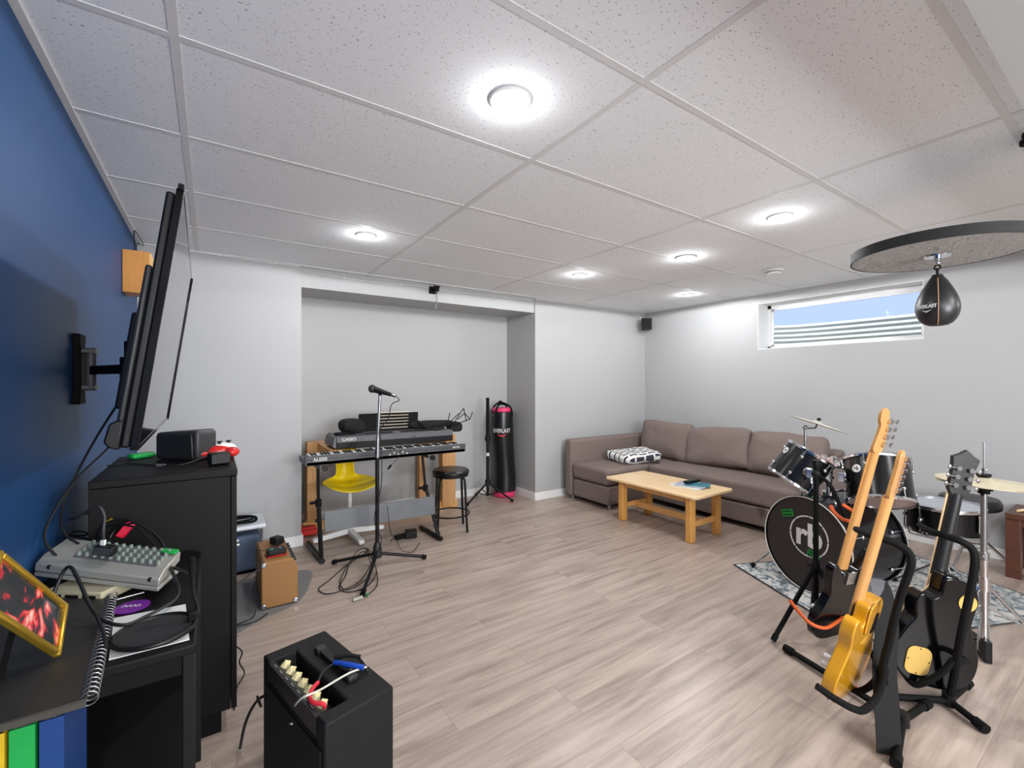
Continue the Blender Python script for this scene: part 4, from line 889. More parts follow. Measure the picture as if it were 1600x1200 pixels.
for k in range(16):
    an = k * 2 * pi / 16; c = bagp(.09); b.cyl(c + V((cos(an) * .134, sin(an) * .134, .035)), c + V((cos(an) * .125, sin(an) * .125, -.03)), .003, seg=6)
b.build('lacing', m_matte, t)
for k in range(4):
    an = .5 + k * pi / 2; c = bagp(.95); d = V((cos(an), sin(an), 0)); tp = V((qx - .03 * d.x - .03, qy, 1.11 if k % 2 else 1.085))
    MB().tube([c + d * .137 + V((0, 0, -.02)), c + d * .130 + V((0, 0, .055)), c + d * .09 + V((0, 0, .11)), tp], .011, 6).build('strap', m_matte, t)
b = MB()
for k in range(8):
    an = k * pi / 4 + .2; c = bagp(.95); b.ell(c + V((cos(an) * .136, sin(an) * .136, 0)), (.005, .005, .005), 8)
b.build('rivets', m_chrome, t)
def wrapf(cen, r, az, zc):
    def f(x, y, z):
        an = az + x / r; c = bagp(zc + y); rr = r * (1 + .035 * sin((zc + y) * 9 + 1)) + .0015 + z
        return V((c.x + rr * cos(an), c.y + rr * sin(an), zc + y))
    return f
azb = math.atan2(-qy, -qx) - .1
b = MB(); text_into(b, 'EVERLAST', .062, (0, 0, 0), (1, 0, 0), (0, 1, 0), .0008, .0008, sx=.74, warp=wrapf(0, .132, azb + .1, .775)); b.build('lettering', m_logo, t)
b = MB(); f = wrapf(0, .132, azb + .1, .732)
vs = [b._v(f(x, y, .0008)) for x, y in ((-.055, .008), (-.02, -.018), (0, -.026), (.02, -.018), (.055, .008), (.02, -.004), (0, -.010), (-.02, -.004))]
b.face(vs); b.build('logo_swoosh', mat('red_print', (200, 40, 60), .5), t)

# ------------------------------------------------------------------ sofa
t = thing('corner_sofa', 'taupe fabric corner sofa with chaise in the far corner', 'sofa', (4.1, 2.8, 0))
MB().box((3.36, 3.29, .055), (4.82, 3.83, .245)).box((3.97, 1.72, .055), (4.82, 3.289, .225)).build('base', m_sofa, t, bevel=.015)
def seatpad(x0, y0, x1, y1, z0, z1): return MB().box((x0, y0, z0), (x1, y1, z1)).build('seat_cushion', m_sofa, t, bevel=.04, seg=4)
seatpad(3.35, 3.285, 4.65, 3.838, .252, .425)
seatpad(3.955, 1.72, 4.65, 3.275, .232, .425)
MB().box((3.345, 3.845, .04), (4.84, 3.965, .68)).build('armrest', m_sofa, t, bevel=.035, seg=4)
MB().box((3.95, 1.60, .04), (4.84, 1.71, .66)).build('armrest', m_sofa, t, bevel=.035, seg=4)
MB().box((4.655, 1.715, .24), (4.835, 3.84, .70)).build('back_frame', m_sofa, t, bevel=.03, seg=3)
for k, (y0, y1, rr, hh) in enumerate(((3.10, 3.80, .04, .44), (2.42, 3.14, -.06, .42), (1.74, 2.43, .03, .42))):
    R3 = Matrix.Rotation(.26, 3, 'Y') @ Matrix.Rotation(rr, 3, 'X') @ Matrix.Rotation(pi / 2, 3, 'Y')
    MB().puff((4.50, (y0 + y1) / 2, .425 + hh / 2 - .005), (hh, y1 - y0, .2), R3, 18, .2, .03, k * 5).build('back_cushion', m_sofa, t, ang=80)
MB().prism([(-.035, 0), (.035, 0), (0, -.06)], (3.95, 2.03, .225), (0, 1, 0), (0, 0, 1), (-1, 0, 0), 0, .012).build('pull_tab', mat('dark_taupe', (84, 72, 68), .9), t)
for x, y in ((3.42, 3.9), (3.45, 3.36), (4.05, 1.8), (4.7, 1.8), (4.7, 3.8)): MB().cyl((x, y, 0), (x, y, .056), .02).build('leg', m_steel, t)
pc = V((4.0, 3.47, .425)); R3 = Matrix.Rotation(.15, 3, 'Z')
o = MB().puff(V((0, 0, 0)), (.52, .42, .13), None, 14, .28, .035, 2).build('throw_pillow', m_pillow, ang=80, origin=(0, 0, 0))
o.location = (4.0, 3.50, .49); o.rotation_euler = (.05, -.06, -.25)
tag(o, 'white pillow with navy dashes lying on the chaise', 'pillow')

# ------------------------------------------------------------------ coffee table
t = thing('coffee_table', 'long pale pine coffee table in front of the sofa', 'table', (3.46, 2.65, 0))
ol = []
for (x, y) in ((3.2, 2.16), (3.72, 2.16), (3.72, 3.16), (3.2, 3.16)): ol.append((x, y))
def rrect(x0, y0, x1, y1, r, n=5):
    P_ = []
    for cx0, cy0, a0 in ((x1 - r, y1 - r, 0), (x0 + r, y1 - r, pi / 2), (x0 + r, y0 + r, pi), (x1 - r, y0 + r, 1.5 * pi)):
        for k in range(n + 1): P_.append((cx0 + r * cos(a0 + k * pi / 2 / n), cy0 + r * sin(a0 + k * pi / 2 / n)))
    return P_
MB().prism(rrect(3.19, 2.16, 3.74, 3.16, .03), (0, 0, 0), (1, 0, 0), (0, 1, 0), (0, 0, 1), .375, .402).build('tabletop', m_ctop, t, bevel=.008, seg=3)
mleg = mat('pine_leg', (224, 166, 88), .42, noise=.5, nscale=7, stretch=(8, 8, 1), col2=(196, 130, 60), coat=.2)
for x in (3.245, 3.615):
    for y in (2.235, 2.975): MB().box((x - .012, y - .0, 0), (x + .058, y + .055, .3745)).build('leg', mleg, t, bevel=.008)
for x in (3.258, 3.628): MB().box((x, 2.291, .325), (x + .027, 2.974, .3745)).build('apron', m_pine, t, bevel=.003)
for y in (2.25, 2.99): MB().box((3.304, y, .12), (3.602, y + .025, .165)).build('end_rail', m_pine, t, bevel=.003)
MB().box((3.44, 2.276, .105), (3.465, 2.989, .16)).build('stretcher', m_pine, t, bevel=.003)
def flat_quad(name, m_, label, cat, c, dx, dy, rz, z, th, group=None):
    return tag(MB().cbox((c[0], c[1], z + th / 2), (dx, dy, th), rz).build(name, m_, bevel=.001), label, cat, group)
flat_quad('magazine', m_paper, 'white magazine at the bottom of the pile on the coffee table', 'magazine', (3.50, 2.44), .2, .27, .12, .4025, .006, 'magazines on the coffee table')
flat_quad('magazine', mat('grey_print', (150, 156, 168), .4, noise=.6, nscale=20, col2=(210, 214, 222)), 'grey glossy magazine in the middle of the pile on coffee table', 'magazine', (3.53, 2.43), .2, .26, .3, .409, .006, 'magazines on the coffee table')
flat_quad('magazine', mat('teal_print', (60, 150, 160), .4, noise=.9, nscale=18, col2=(30, 50, 90)), 'teal and navy magazine topmost in the pile on coffee table', 'magazine', (3.57, 2.40), .16, .21, .55, .4155, .005, 'magazines on the coffee table')
t = thing('remote_control', 'black remote control lying on the magazine pile', 'remote', (3.58, 2.46, .421))
MB().cbox((3.58, 2.46, .4325), (.19, .05, .021), -.05).build('body', m_black, t, bevel=.006)
b = MB()
for i in range(7):
    for j in range(3): b.cbox((3.51 + i * .022, 2.448 + j * .013, .4445), (.009, .007, .003), -.05)
b.build('buttons', m_mgrey, t)

# ------------------------------------------------------------------ drum rug and kit
rp = [ZP(1150, 886, 0), V((2.70, .92, 0)), V((3.9, .40, 0)), V((4.5, 1.2, 0)), V((4.1, 2.05, 0))]
r0 = V((3.11, 1.80, 0)); r1 = V((2.70, .90, 0)); r2 = V((4.05, .30, 0)); r3 = r0 + (r2 - r1)
t = thing('area_rug', 'distressed blue-grey rug under the drum kit', 'rug', tuple((r0 + r2) / 2))
MB().prism([(r0.x, r0.y), (r1.x, r1.y), (r2.x, r2.y), (r3.x, r3.y)], (0, 0, 0), (1, 0, 0), (0, 1, 0), (0, 0, 1), .001, .007).build('pile', m_rug, t)
ins = [r.lerp((r0 + r2) / 2, .012) for r in (r0, r1, r2, r3)]
b = MB()
for i in range(4):
    a1, a2, b1, b2 = (r0, r1, r2, r3)[i], (r0, r1, r2, r3)[(i + 1) % 4], ins[i], ins[(i + 1) % 4]
    b.prism([(a1.x, a1.y), (a2.x, a2.y), (b2.x, b2.y), (b1.x, b1.y)], (0, 0, 0), (1, 0, 0), (0, 1, 0), (0, 0, 1), .0005, .0085)
b.build('binding', mat('rug_binding', (52, 52, 54), .9), t)
RZ = .008
def drum(name, label, c0, ax, depth, R, lugs, topm, botm, parent_cat='drum', shell=m_shell, hoopm=m_chrome, lugr=.011):
    ax = V(ax).normalized(); c0 = V(c0); c1 = c0 + ax * depth; u, v, w = frame(ax)
    t = thing(name, label, parent_cat, tuple(c0))
    MB().cyl(c0, c1, R, R, 56, False).cyl(c0 + ax * .002, c1 - ax * .002, R - .006, R - .006, 56, False).build('shell', shell, t)
    for c, mm in ((c0, botm), (c1, topm)):
        s_ = -1 if c is c0 else 1
        MB().lathe([(0, s_ * .004), (R - .002, s_ * .004), (R + .002, s_ * .001), (R + .002, s_ * -.004)], c, ax, 56).build('drum_head', mm, t)
        MB().lathe([(R + .003, s_ * -.008), (R + .010, s_ * -.008), (R + .012, s_ * .004), (R + .008, s_ * .012), (R + .001, s_ * .011), (R + .003, s_ * -.008)], c, ax, 56).build('hoop', hoopm, t)
    for k in range(lugs):
        an = 2 * pi * (k + .5) / lugs; d = u * cos(an) + v * sin(an)
        for f_ in ((.22, .78) if depth > .15 else (.5,)):
            q = c0 + ax * depth * f_ + d * (R + .007)
            b = MB().ell(q, (lugr, lugr, lugr * 1.2), 10); e = c0 if f_ <= .5 else c1
            b.cyl(q, e + d * (R + .011) + ax * (0), .0035, seg=6)
            if f_ == .5: b.cyl(q, c1 + d * (R + .011), .0035, seg=6)
            b.build('lug', m_chrome, t)
    return t, u, v
# bass drum
d_ = V((.97, -.25, 0)).normalized(); R = .285; c0 = V((3.09, 1.31, RZ + R + .013)); 
t, u, v = drum('bass_drum', 'black bass drum with white ring logo facing the room', c0, d_, .46, R, 8, m_head, m_head, hoopm=m_shell)
eL = V((-d_.y, d_.x, 0)); eL = eL if eL.y > 0 else -eL          # leftwards as seen from the front
Rt = -eL; Up = V((0, 0, 1)); fo = c0 - d_ * .0065
for cc_ in (c0 - d_ * .0125, c0 + d_ * .4725):
    MB().torus(cc_, d_, R + .006, .0035, 64, 6).build('hoop_stripe', mat('hoop_inlay', (200, 196, 188), .3), t)
lc = fo + Rt * .02 + Up * .05
b = MB(); N = 60
for k in range(8):
    pts = []
    for s_, rr in ((1, .128), (-1, .120)):
        rg = range(9) if s_ == 1 else range(8, -1, -1)
        for i in rg:
            an = 2 * pi * (k + .03 + i / 8 * .94) / 8; pts.append((rr * cos(an), rr * sin(an)))
    b.prism(pts, lc, Rt, Up, -d_, 0, .0012)
text_into(b, 'rb', .20, lc + Up * .0 - d_ * .001, Rt, Up, .0006, .006); b.build('logo', m_logo, t)
for (dx, dy, rz_) in ((-.125, .16, .3), (.052, -.058, -.35)):
    sc = fo + Rt * dx + Up * dy; U_ = Rt * cos(rz_) + Up * sin(rz_); V_ = -Rt * sin(rz_) + Up * cos(rz_)
    s1 = MB().par(sc - U_ * .04 - V_ * .022, U_ * .08, V_ * .044, d_ * -.0012).build('green_sticker', mat('sticker_green', (20, 140, 50), .5), t)
    b = MB(); [b.par(sc + U_ * (-.033 + k * .0115) + V_ * (.003 if j else -.017) - d_ * .0013, U_ * .0075, V_ * .013, d_ * -.0004) for k in range(6) for j in (0, 1)]; b.build('sticker_print', m_matte, s1)
for s_ in (1, -1):
    q0 = c0 + d_ * .07 + eL * s_ * (R - .02) - Up * .12; q1 = V((c0 + d_ * -.02 + eL * s_ * (R + .11)).to_tuple()); q1.z = RZ + .01
    lg = MB().cyl(q0, q1, .0065, seg=10).cyl(q0 - (q1 - q0) * .1, q0 + (q1 - q0) * .18, .013).build('spur', m_chrome, t)
    MB().cyl(q1 + (q0 - q1) * .12, q1, .013, .016).build('rubber_foot', m_rubber, lg)
# tom mount
tb = c0 + d_ * .2 + Up * (R + .006)
mt = MB().cyl(tb, tb + Up * .16, .016).cyl(tb + Up * .0, tb + Up * .02, .04).build('tom_post', m_chrome, t)
b = MB()
for s_ in (1, -1):
    p0 = tb + Up * .15; b.tube([p0 - eL * s_ * .012 - Up * .08, p0 - eL * s_ * .016 + Up * .05, p0 + eL * s_ * .02 + Up * .085, p0 + eL * s_ * .065 + Up * .055], .009, 10)
    b.cyl(p0 + eL * s_ * .03 + Up * .05, p0 + eL * s_ * .03 + Up * .10, .017).ell(p0 + eL * s_ * .062 + Up * .05, (.022, .022, .022), 12)
    b.cyl(p0 - Up * .03 + eL * s_ * .02 - d_ * .02, p0 - Up * .03 + eL * s_ * .05 - d_ * .03, .007)
b.cbox(tb + Up * .1 - d_ * .022, (.05, .05, .05), .2); b.build('tom_bracket', m_chrome, t)
MB().cbox(tb + V((-.02, .0, .125)) + eL * -.02 - d_ * .03, (.035, .012, .05), -.6).build('paper_tag', m_logo, t)
def badge(t, c, n_, r):
    n_ = V(n_).normalized(); uu = Up.cross(n_).normalized(); vv = n_.cross(uu)
    bd = MB().cyl(c, c + n_ * .003, r, r, 24).build('badge', m_logo, t)
    b = MB(); text_into(b, 'rb', r * 1.3, c + n_ * .0035, uu, vv, .0003, .0006); b.build('badge_print', m_matte, bd)
# toms
ax1 = (W(1268, 703, 3.06) - W(1234, 757, 2.90)); ax1.normalize()
cen = W(1251, 731, 2.93); rt = V((cos(TH), -sin(TH), 0)); fwd = V((sin(TH), cos(TH), 0)); A1 = (rt * .54 + Up * .85 - fwd * .16).normalized()
c0t = cen - A1 * .108
t1, u, v = drum('tom_drum', 'smaller black tom drum tilted above the bass drum, on the sofa side', c0t, A1, .216, .143, 6, m_clear, m_clear)
fr = (V((0, 0, CZ)) - cen); fr = (fr - A1 * fr.dot(A1)).normalized(); s_ = A1.cross(fr)
def onshell(an, k, R): dirn = fr * cos(an) + s_ * sin(an); return dirn
dn1 = onshell(-1.05, 0, 0); badge(t1, cen + A1 * .045 + dn1 * .144, dn1, .022)
dn1 = onshell(.35, 0, 0); MB().cyl(cen + dn1 * .148 - A1 * .0, cen + dn1 * .156, .035, .03, 18).cbox(cen + dn1 * .17 + V((0, 0, 0)), (.035, .035, .05), .3).cyl(cen + dn1 * .17, cen + dn1 * .19 - Up * .06, .009).build('mounting_bracket', m_chrome, t1)
A2 = (rt * .17 + Up * .9 + fwd * .36).normalized(); cen = W(1372, 750, 2.70)
c0t = cen - A2 * .13
t2, u, v = drum('tom_drum', 'larger black tom drum over the bass drum, behind the guitar necks', c0t, A2, .245, .160, 6, m_clear, m_clear)
fr = (V((0, 0, CZ)) - cen); fr = (fr - A2 * fr.dot(A2)).normalized(); s_ = A2.cross(fr)
dn1 = onshell(-.62, 0, 0); badge(t2, cen + A2 * .035 + dn1 * .161, dn1, .024)
dn1 = onshell(-1.3, 0, 0); MB().cyl(cen + dn1 * .166, cen + dn1 * .174, .035, .03, 18).cbox(cen + dn1 * .185, (.03, .03, .05), .3).build('mounting_bracket', m_chrome, t2)
for q in (t1, t2): q['group'] = 'toms above the bass drum'
# sticker on top of the bass drum
MB().prism([(-.04, -.03), (.04, -.03), (.04, .03), (-.04, .03)], V((3.09, 1.31, RZ + 2 * R + .0165)) + d_ * .08 + eL * .02, d_, eL, Up, .0, .001).build('top_sticker', mat('mint_sticker', (110, 190, 130), .5), None)
bpy.data.objects['top_sticker'].parent = bpy.data.objects['bass_drum']; o = bpy.data.objects['top_sticker']; o.location = V(o.location) - V(bpy.data.objects['bass_drum'].location)
# crash cymbal
def cymbal_mb(c, n_, R, h=.022):
    return MB().lathe([(.0, h), (.018, h - .001), (.03, h * .55), (.036, h * .45), (R * .7, h * .15), (R, -.004), (R, -.0052), (R * .7, h * .1), (.036, h * .4), (.028, h * .5), (.016, h - .003), (0, h - .002)], c, n_, 56)
cc = W(1277, 662, 3.24); n_ = V((.0, 0, 0)); rt = V((cos(TH), -sin(TH), 0)); fwd = V((sin(TH), cos(TH), 0)); n_ = (Up * .92 + rt * .39 + fwd * .03 - V((0, 0, 0))).normalized()
vd = (cc - V((0, 0, CZ))).normalized(); n_ = (n_ - vd * (n_.dot(vd) - .02)).normalized()
pbx = W(1258, 720, 3.32)
t = thing('crash_cymbal', 'tilted thin cymbal on a chrome boom above the left tom', 'cymbal', (pbx.x, pbx.y, RZ))
cymbal_mb(cc, n_, .188).build('cymbal', mat('pale_cymbal', (222, 216, 200), .3, .35), t)
MB().cyl(cc - n_ * .03, cc + n_ * .045, .004).cyl(cc + n_ * .022, cc + n_ * .034, .012).cyl(cc + n_ * .035, cc + n_ * .042, .016, .008).build('wing_nut', m_black, t)
hp = W(1258, 668, 3.32)
MB().cyl((pbx.x, pbx.y, .45), hp, .0095).build('upper_tube', m_steel, t)
MB().cyl((pbx.x, pbx.y, .12), (pbx.x, pbx.y, .5), .014).build('lower_tube', m_chrome, t)
MB().ell(hp, (.018, .018, .018), 12).tube([hp, hp + rt * .03 - Up * .004, cc - n_ * .03], .008, 8).build('tilter', m_chrome, t)
for k in range(3):
    an = .6 + k * 2.094; lg = MB().tube([(pbx.x, pbx.y, .38), (pbx.x + .2 * cos(an), pbx.y + .2 * sin(an), RZ + .014)], .008, 8, smooth=False).build('leg', m_chrome, t)
    MB().ell((pbx.x + .2 * cos(an), pbx.y + .2 * sin(an), RZ + .016), (.016, .016, .014), 10).build('rubber_foot', m_rubber, lg)
# snare
sc = V((3.72, .80, .415)); ax = (Up + rt * -.02 + V((0, 0, 0))).normalized()
t, u, v = drum('snare_drum', 'shallow black snare drum on a low stand behind the acoustic guitar neck', sc, ax, .15, .178, 8, mat('snare_head', (168, 172, 178), .4), m_clear)
fr = (V((0, 0, CZ)) - sc); fr.z = 0; fr.normalize(); s_ = Up.cross(fr)
dn1 = (fr * cos(.15) + s_ * sin(.15)); badge(t, sc + Up * .075 + dn1 * .179, dn1, .02)
dn1 = (fr * cos(.95) + s_ * sin(.95)); MB().cbox(sc + Up * .085 + dn1 * .19, (.03, .03, .10), .4).build('strainer', m_chrome, t, bevel=.004)
t = thing('snare_stand', 'chrome three-legged stand holding the snare drum', 'stand', (3.72, .80, RZ))
MB().cyl((3.72, .80, .1), (3.72, .80, .36), .0125).cyl((3.72, .80, .2), (3.72, .80, .24), .019).build('tube', m_chrome, t)
b = MB()
for k in range(3):
    an = .3 + k * 2.094; d = V((cos(an), sin(an), 0)); b.tube([V((3.72, .8, .34)), V((3.72, .8, .365)) + d * .1, V((3.72, .8, .385)) + d * .185, V((3.72, .8, .425)) + d * .194], .006, 8)
b.build('basket', m_chrome, t)
for k in range(3):
    an = -.5 + k * 2.094; q1 = V((3.72 + .24 * cos(an), .8 + .24 * sin(an), RZ + .014)); lg = MB().tube([(3.72, .8, .23), q1], .008, 8, smooth=False).tube([(3.72, .8, .11), V((3.72, .8, .0)).lerp(q1, .55) + V((0, 0, .1))], .005, 6, smooth=False).build('leg', m_chrome, t)
    MB().ell(q1 + V((0, 0, .002)), (.017, .017, .014), 10).build('rubber_foot', m_rubber, lg)
# throne
qx, qy = 4.5, .835
t = thing('drum_throne', 'round black padded drum seat behind the snare drum', 'stool', (qx, qy, RZ))
MB().lathe([(0, .42), (.15, .42), (.165, .432), (.168, .47), (.155, .497), (0, .505)], (qx, qy, 0), (0, 0, 1), 48).build('seat', m_vinyl, t)
MB().cyl((qx, qy, .12), (qx, qy, .4195), .0125).build('column', m_chrome, t)
for k in range(3):
    an = .9 + k * 2.094; q1 = V((qx + .24 * cos(an), qy + .24 * sin(an), RZ + .014)); lg = MB().tube([(qx, qy, .28), q1], .009, 8, smooth=False).tube([(qx, qy, .13), V((qx, qy, 0)).lerp(q1, .5) + V((0, 0, .14))], .006, 6, smooth=False).build('leg', m_chrome, t)
    MB().ell(q1, (.018, .018, .0135), 10).build('rubber_foot', m_rubber, lg)
# hi-hat
hx, hy = 3.03, .512
t = thing('hi_hat', 'pair of pale gold cymbals on a chrome pedal stand, right edge of view', 'cymbal', (hx, hy, 0))
MB().cyl((hx, hy, .09), (hx, hy, .5), .0155).build('lower_tube', m_chrome, t)
MB().cyl((hx, hy, .49), (hx, hy, .80), .012).cyl((hx, hy, .475), (hx, hy, .51), .02).cyl((hx - .04, hy, .495), (hx + .04, hy - .01, .495), .005).build('upper_tube', m_steel, t)
MB().cyl((hx, hy, .8), (hx, hy, 1.035), .0035).build('pull_rod', m_steel, t)
nh = (Up + rt * .04 - fwd * .05).normalized()
cymbal_mb(V((hx, hy, .848)), nh, .172, .02).build('upper_cymbal', m_cym, t)
cymbal_mb(V((hx, hy, .836)), -Up, .174, .016).build('lower_cymbal', m_cym, t)
MB().cyl((hx, hy, .79), (hx, hy, .818), .022).cyl((hx, hy, .806), (hx, hy, .8185), .032).cyl((hx, hy, .80), (hx - .035, hy, .79), .007).build('seat_cup', m_matte, t)
MB().cyl((hx, hy, .869), (hx, hy, .882), .024, .028).build('felt', m_matte, t); MB().cyl((hx, hy, .8825), (hx, hy, .91), .008).cyl((hx, hy, .9), (hx + .02, hy - .01, .9), .004).build('clutch', m_chrome, t)
for k, (fx, fy) in enumerate(((3.33, .63), (3.20, .27), (2.86, .75))):
    q1 = V((fx, fy, .02)); lg = MB().tube([(hx, hy, .37), q1], .0085, 8, smooth=False).tube([(hx, hy, .26), V((hx, hy, 0)).lerp(q1, .55) + V((0, 0, .165))], .006, 6, smooth=False).build('leg', m_chrome, t)
    MB().cyl(q1 + (V((hx, hy, .37)) - q1).normalized() * .04, q1 - V((0, 0, .008)), .013, .014).build('rubber_foot', m_rubber, lg)
MB().cyl((hx, hy, .33), (hx, hy, .39), .022).build('hub', m_chrome, t)
b = MB()
for s_ in (1, -1): b.tube([V((hx, hy, .345)) + rt * s_ * .01, V((hx, hy, .32)) + rt * s_ * .028, V((hx, hy, .24)) + rt * s_ * .026, V((hx, hy, .2)) + rt * s_ * .01, V((hx, hy, .16)) + rt * s_ * .025, V((hx, hy, .05)) + rt * s_ * .03, V((hx, hy, .03)) + rt * s_ * .004], .0035, 6, smooth=False)
b.build('wire_frame', m_steel, t)
pdir = V((.86, .5, 0)).normalized(); ps = V((-pdir.y, pdir.x, 0))
MB().prism([(-.045, .0), (-.045, .1), (.01, .1), (.05, .03), (.05, .0)], (hx, hy, .004), pdir, Up, ps, -.014, .014).build('pedal_post', m_black, t, bevel=.003)
MB().par(V((hx, hy, .06)) + pdir * .055 - ps * .04, pdir * .24 + V((0, 0, -.045)), ps * .08, (0, 0, .008)).par(V((hx, hy, .004)) + pdir * .05 - ps * .035, pdir * .25, ps * .012, (0, 0, .006)).build('footboard', m_black, t, bevel=.002)

# walnut bench and drumsticks
t = thing('wooden_bench', 'dark walnut slatted bench against the window wall, right edge', 'bench', (4.65, .4, 0))
MB().box((4.44, -.10, .40), (4.83, .65, .437)).build('top', m_walnut, t, bevel=.003)
for x in (4.455, 4.745):
    for y in (.58, -.09): MB().box((x, y, 0), (x + .07, y + .07, .3995)).build('leg', m_walnut, t, bevel=.003)
MB().box((4.46, -.019, .35), (4.485, .579, .3995)).box((4.78, -.019, .35), (4.8, .579, .3995)).box((4.526, .6, .35), (4.744, .62, .3995)).build('apron', m_walnut, t)
b = MB().cyl((4.52, .6, .449), (4.80, .50, .449), .009, .006).build('drumstick', m_ctop); tag(b, 'pale wooden drumstick lying on the walnut bench', 'drumstick')

# ------------------------------------------------------------------ speed bag and its platform
sx, sy, sz = 2.57, .576, 1.862
t = thing('speed_bag_platform', 'round black-edged plywood boxing platform hung under the ceiling', 'platform', (sx, sy, sz))
MB().lathe([(0, .001), (.294, .001), (.294, .040), (0, .040)], (sx, sy, sz), (0, 0, 1), 96).build('board', m_ply, t)
MB().lathe([(.2945, .0), (.300, .0), (.300, .042), (.2945, .042), (.2945, 0)], (sx, sy, sz), (0, 0, 1), 96).build('rim', mat('black_edge', (14, 14, 14), .8), t)
MB().cyl((2.64, .318, sz + .041), (2.64, .318, H - .005), .012).cyl((2.64, .318, H - .02), (2.64, .318, H - .0048), .03).build('hanging_rod', m_matte, t)
MB().cyl((2.575, .303, sz + .041), (2.575, .303, H - .005), .012).cyl((2.575, .303, H - .02), (2.575, .303, H - .0048), .03).build('hanging_rod', m_matte, t)
bq = V((sx + .005, sy + .0, sz))
MB().lathe([(0, -.006), (.044, -.006), (.046, -.0005), (0, -.0005)], bq, (0, 0, 1), 32).build('swivel_plate', m_chrome, t)
MB().cyl(bq - V((0, 0, .0065)), bq - V((0, 0, .022)), .012).ell(bq - V((0, 0, .03)), (.011, .011, .012), 12).build('swivel', m_chrome, t)
t = thing('speed_bag', 'black leather teardrop speed bag hanging from the round platform', 'speed bag', tuple(bq - V((0, 0, .31))))
b = MB()
b.torus(bq - V((0, 0, .05)), (1, 0, 0), .010, .003, 16, 6).torus(bq - V((0, 0, .066)), (0, 1, 0), .009, .003, 16, 6).cyl(bq - V((0, 0, .074)), bq - V((0, 0, .085)), .004); b.build('chain', m_matte, t)
prof = [(0, -.303), (.03, -.300), (.052, -.285), (.066, -.26), (.072, -.232), (.069, -.2), (.058, -.165), (.043, -.132), (.029, -.105), (.02, -.09), (.016, -.082), (0, -.082)]
pr3 = [(V(p)) for p in [(r, h_, 0) for r, h_ in prof]]; ps3 = [(max(p.x, 0), p.y) for p in spl(pr3, 3)]; ps3[0] = (0, prof[0][1]); ps3[-1] = (0, prof[-1][1])
MB().lathe(ps3, bq, (0, 0, 1), 40).build('bladder', mat('black_leather', (26, 26, 27), .38, noise=.2, nscale=80, bump=.2), t)
azc = math.atan2(-bq.y, -bq.x)
def rad(h_):
    for (r0_, h0), (r1_, h1) in zip(ps3, ps3[1:]):
        if h0 <= h_ <= h1: return r0_ + (r1_ - r0_) * (h_ - h0) / max(1e-6, h1 - h0)
    return .02
for k, (an, mm) in enumerate(((azc + .05, mat('tan_seam', (170, 130, 96), .6)), (azc - 1.45, m_logo), (azc + 1.6, m_dgrey), (azc + 3.1, m_dgrey))):
    pts = [bq + V((cos(an) * (rad(hh_) + .0005), sin(an) * (rad(hh_) + .0005), hh_)) for hh_ in [-.3 + i * .0105 for i in range(20)]]
    MB().tube(pts, .0016, 6, smooth=False).build('seam', mm, t)
def sbw(x, y, z): an = azc - .5 + x / .07; h_ = -.223 + y; r_ = rad(h_) + .0008 + z; return bq + V((cos(an) * r_, sin(an) * r_, h_))
b = MB(); text_into(b, 'EVERLAST', .02, (0, 0, 0), (1, 0, 0), (0, 1, 0), .0003, .0005, sx=.75, warp=sbw)
vs = [b._v(sbw(x, y - .018, .0008)) for x, y in ((-.02, .004), (0, -.008), (.02, .004), (0, -.002))]; b.face(vs); b.build('lettering', m_logo, t)

# ------------------------------------------------------------------ guitars
def gframe(bottom, head, E_):
    bottom, head = V(bottom), V(head); A = (head - bottom).normalized(); E_ = V(E_); E_ = (E_ - A * E_.dot(A)).normalized(); N = A.cross(E_).normalized()
    return Matrix(((E_.x, A.x, N.x, bottom.x), (E_.y, A.y, N.y, bottom.y), (E_.z, A.z, N.z, bottom.z), (0, 0, 0, 1)))   # local: x across, y up the neck, z out of the front
def outline(pts, n=6): return [(p.x, p.y) for p in spl([(x, y, 0) for x, y in pts], n, True)]
def neck_mb(M, y0, y1, w0, w1, depth=.02, z0=0):
    b = MB(M); rows = []
    for i in range(9):
        k = i / 8; y = y0 + (y1 - y0) * k; w = w0 + (w1 - w0) * k; row = []
        for j in range(13):
            a = pi * j / 12; row.append(b._v((w * cos(a), y, z0 - depth * sin(a))))
        rows.append(row)
    for A, B in zip(rows, rows[1:]):
        for j in range(13): b.face([A[j], A[(j + 1) % 13], B[(j + 1) % 13], B[j]])
    b.face(rows[0][::-1]); b.face(rows[-1]); return b
def strap_button(t, M, x, y, z, m_=None): MB(M).cyl((x, y, z), (x, y - .012, z), .007).build('strap_button', m_ or m_chrome, t)
# bass
x0 = 2.49
M = gframe((x0, .968, .098), (x0, .73, 1.172), (.97, -.24, 0)); 
t = thing('bass_guitar', 'glossy black bass guitar with maple neck, held by the orange-padded stand', 'guitar', tuple(M.translation))
bo = outline([(0, 0), (.1, .01), (.165, .07), (.165, .14), (.125, .21), (.115, .28), (.14, .36), (.135, .42), (.105, .44), (.085, .42), (.06, .37), (.033, .345), (-.033, .34), (-.05, .33), (-.07, .35), (-.11, .39), (-.135, .37), (-.13, .31), (-.11, .24), (-.13, .18), (-.165, .11), (-.14, .03), (-.08, 0)])
MB(M).prism(bo, (0, 0, 0), (1, 0, 0), (0, 1, 0), (0, 0, 1), -.04, 0).build('body', m_gloss, t, bevel=.007, seg=3)
MB(M).prism(outline([(-.1, .1), (0, .06), (.09, .12), (.07, .24), (.1, .34), (.03, .33), (-.03, .31), (-.09, .3), (-.08, .2)]), (0, 0, 0), (1, 0, 0), (0, 1, 0), (0, 0, 1), .0005, .003).build('pickguard', m_matte, t)
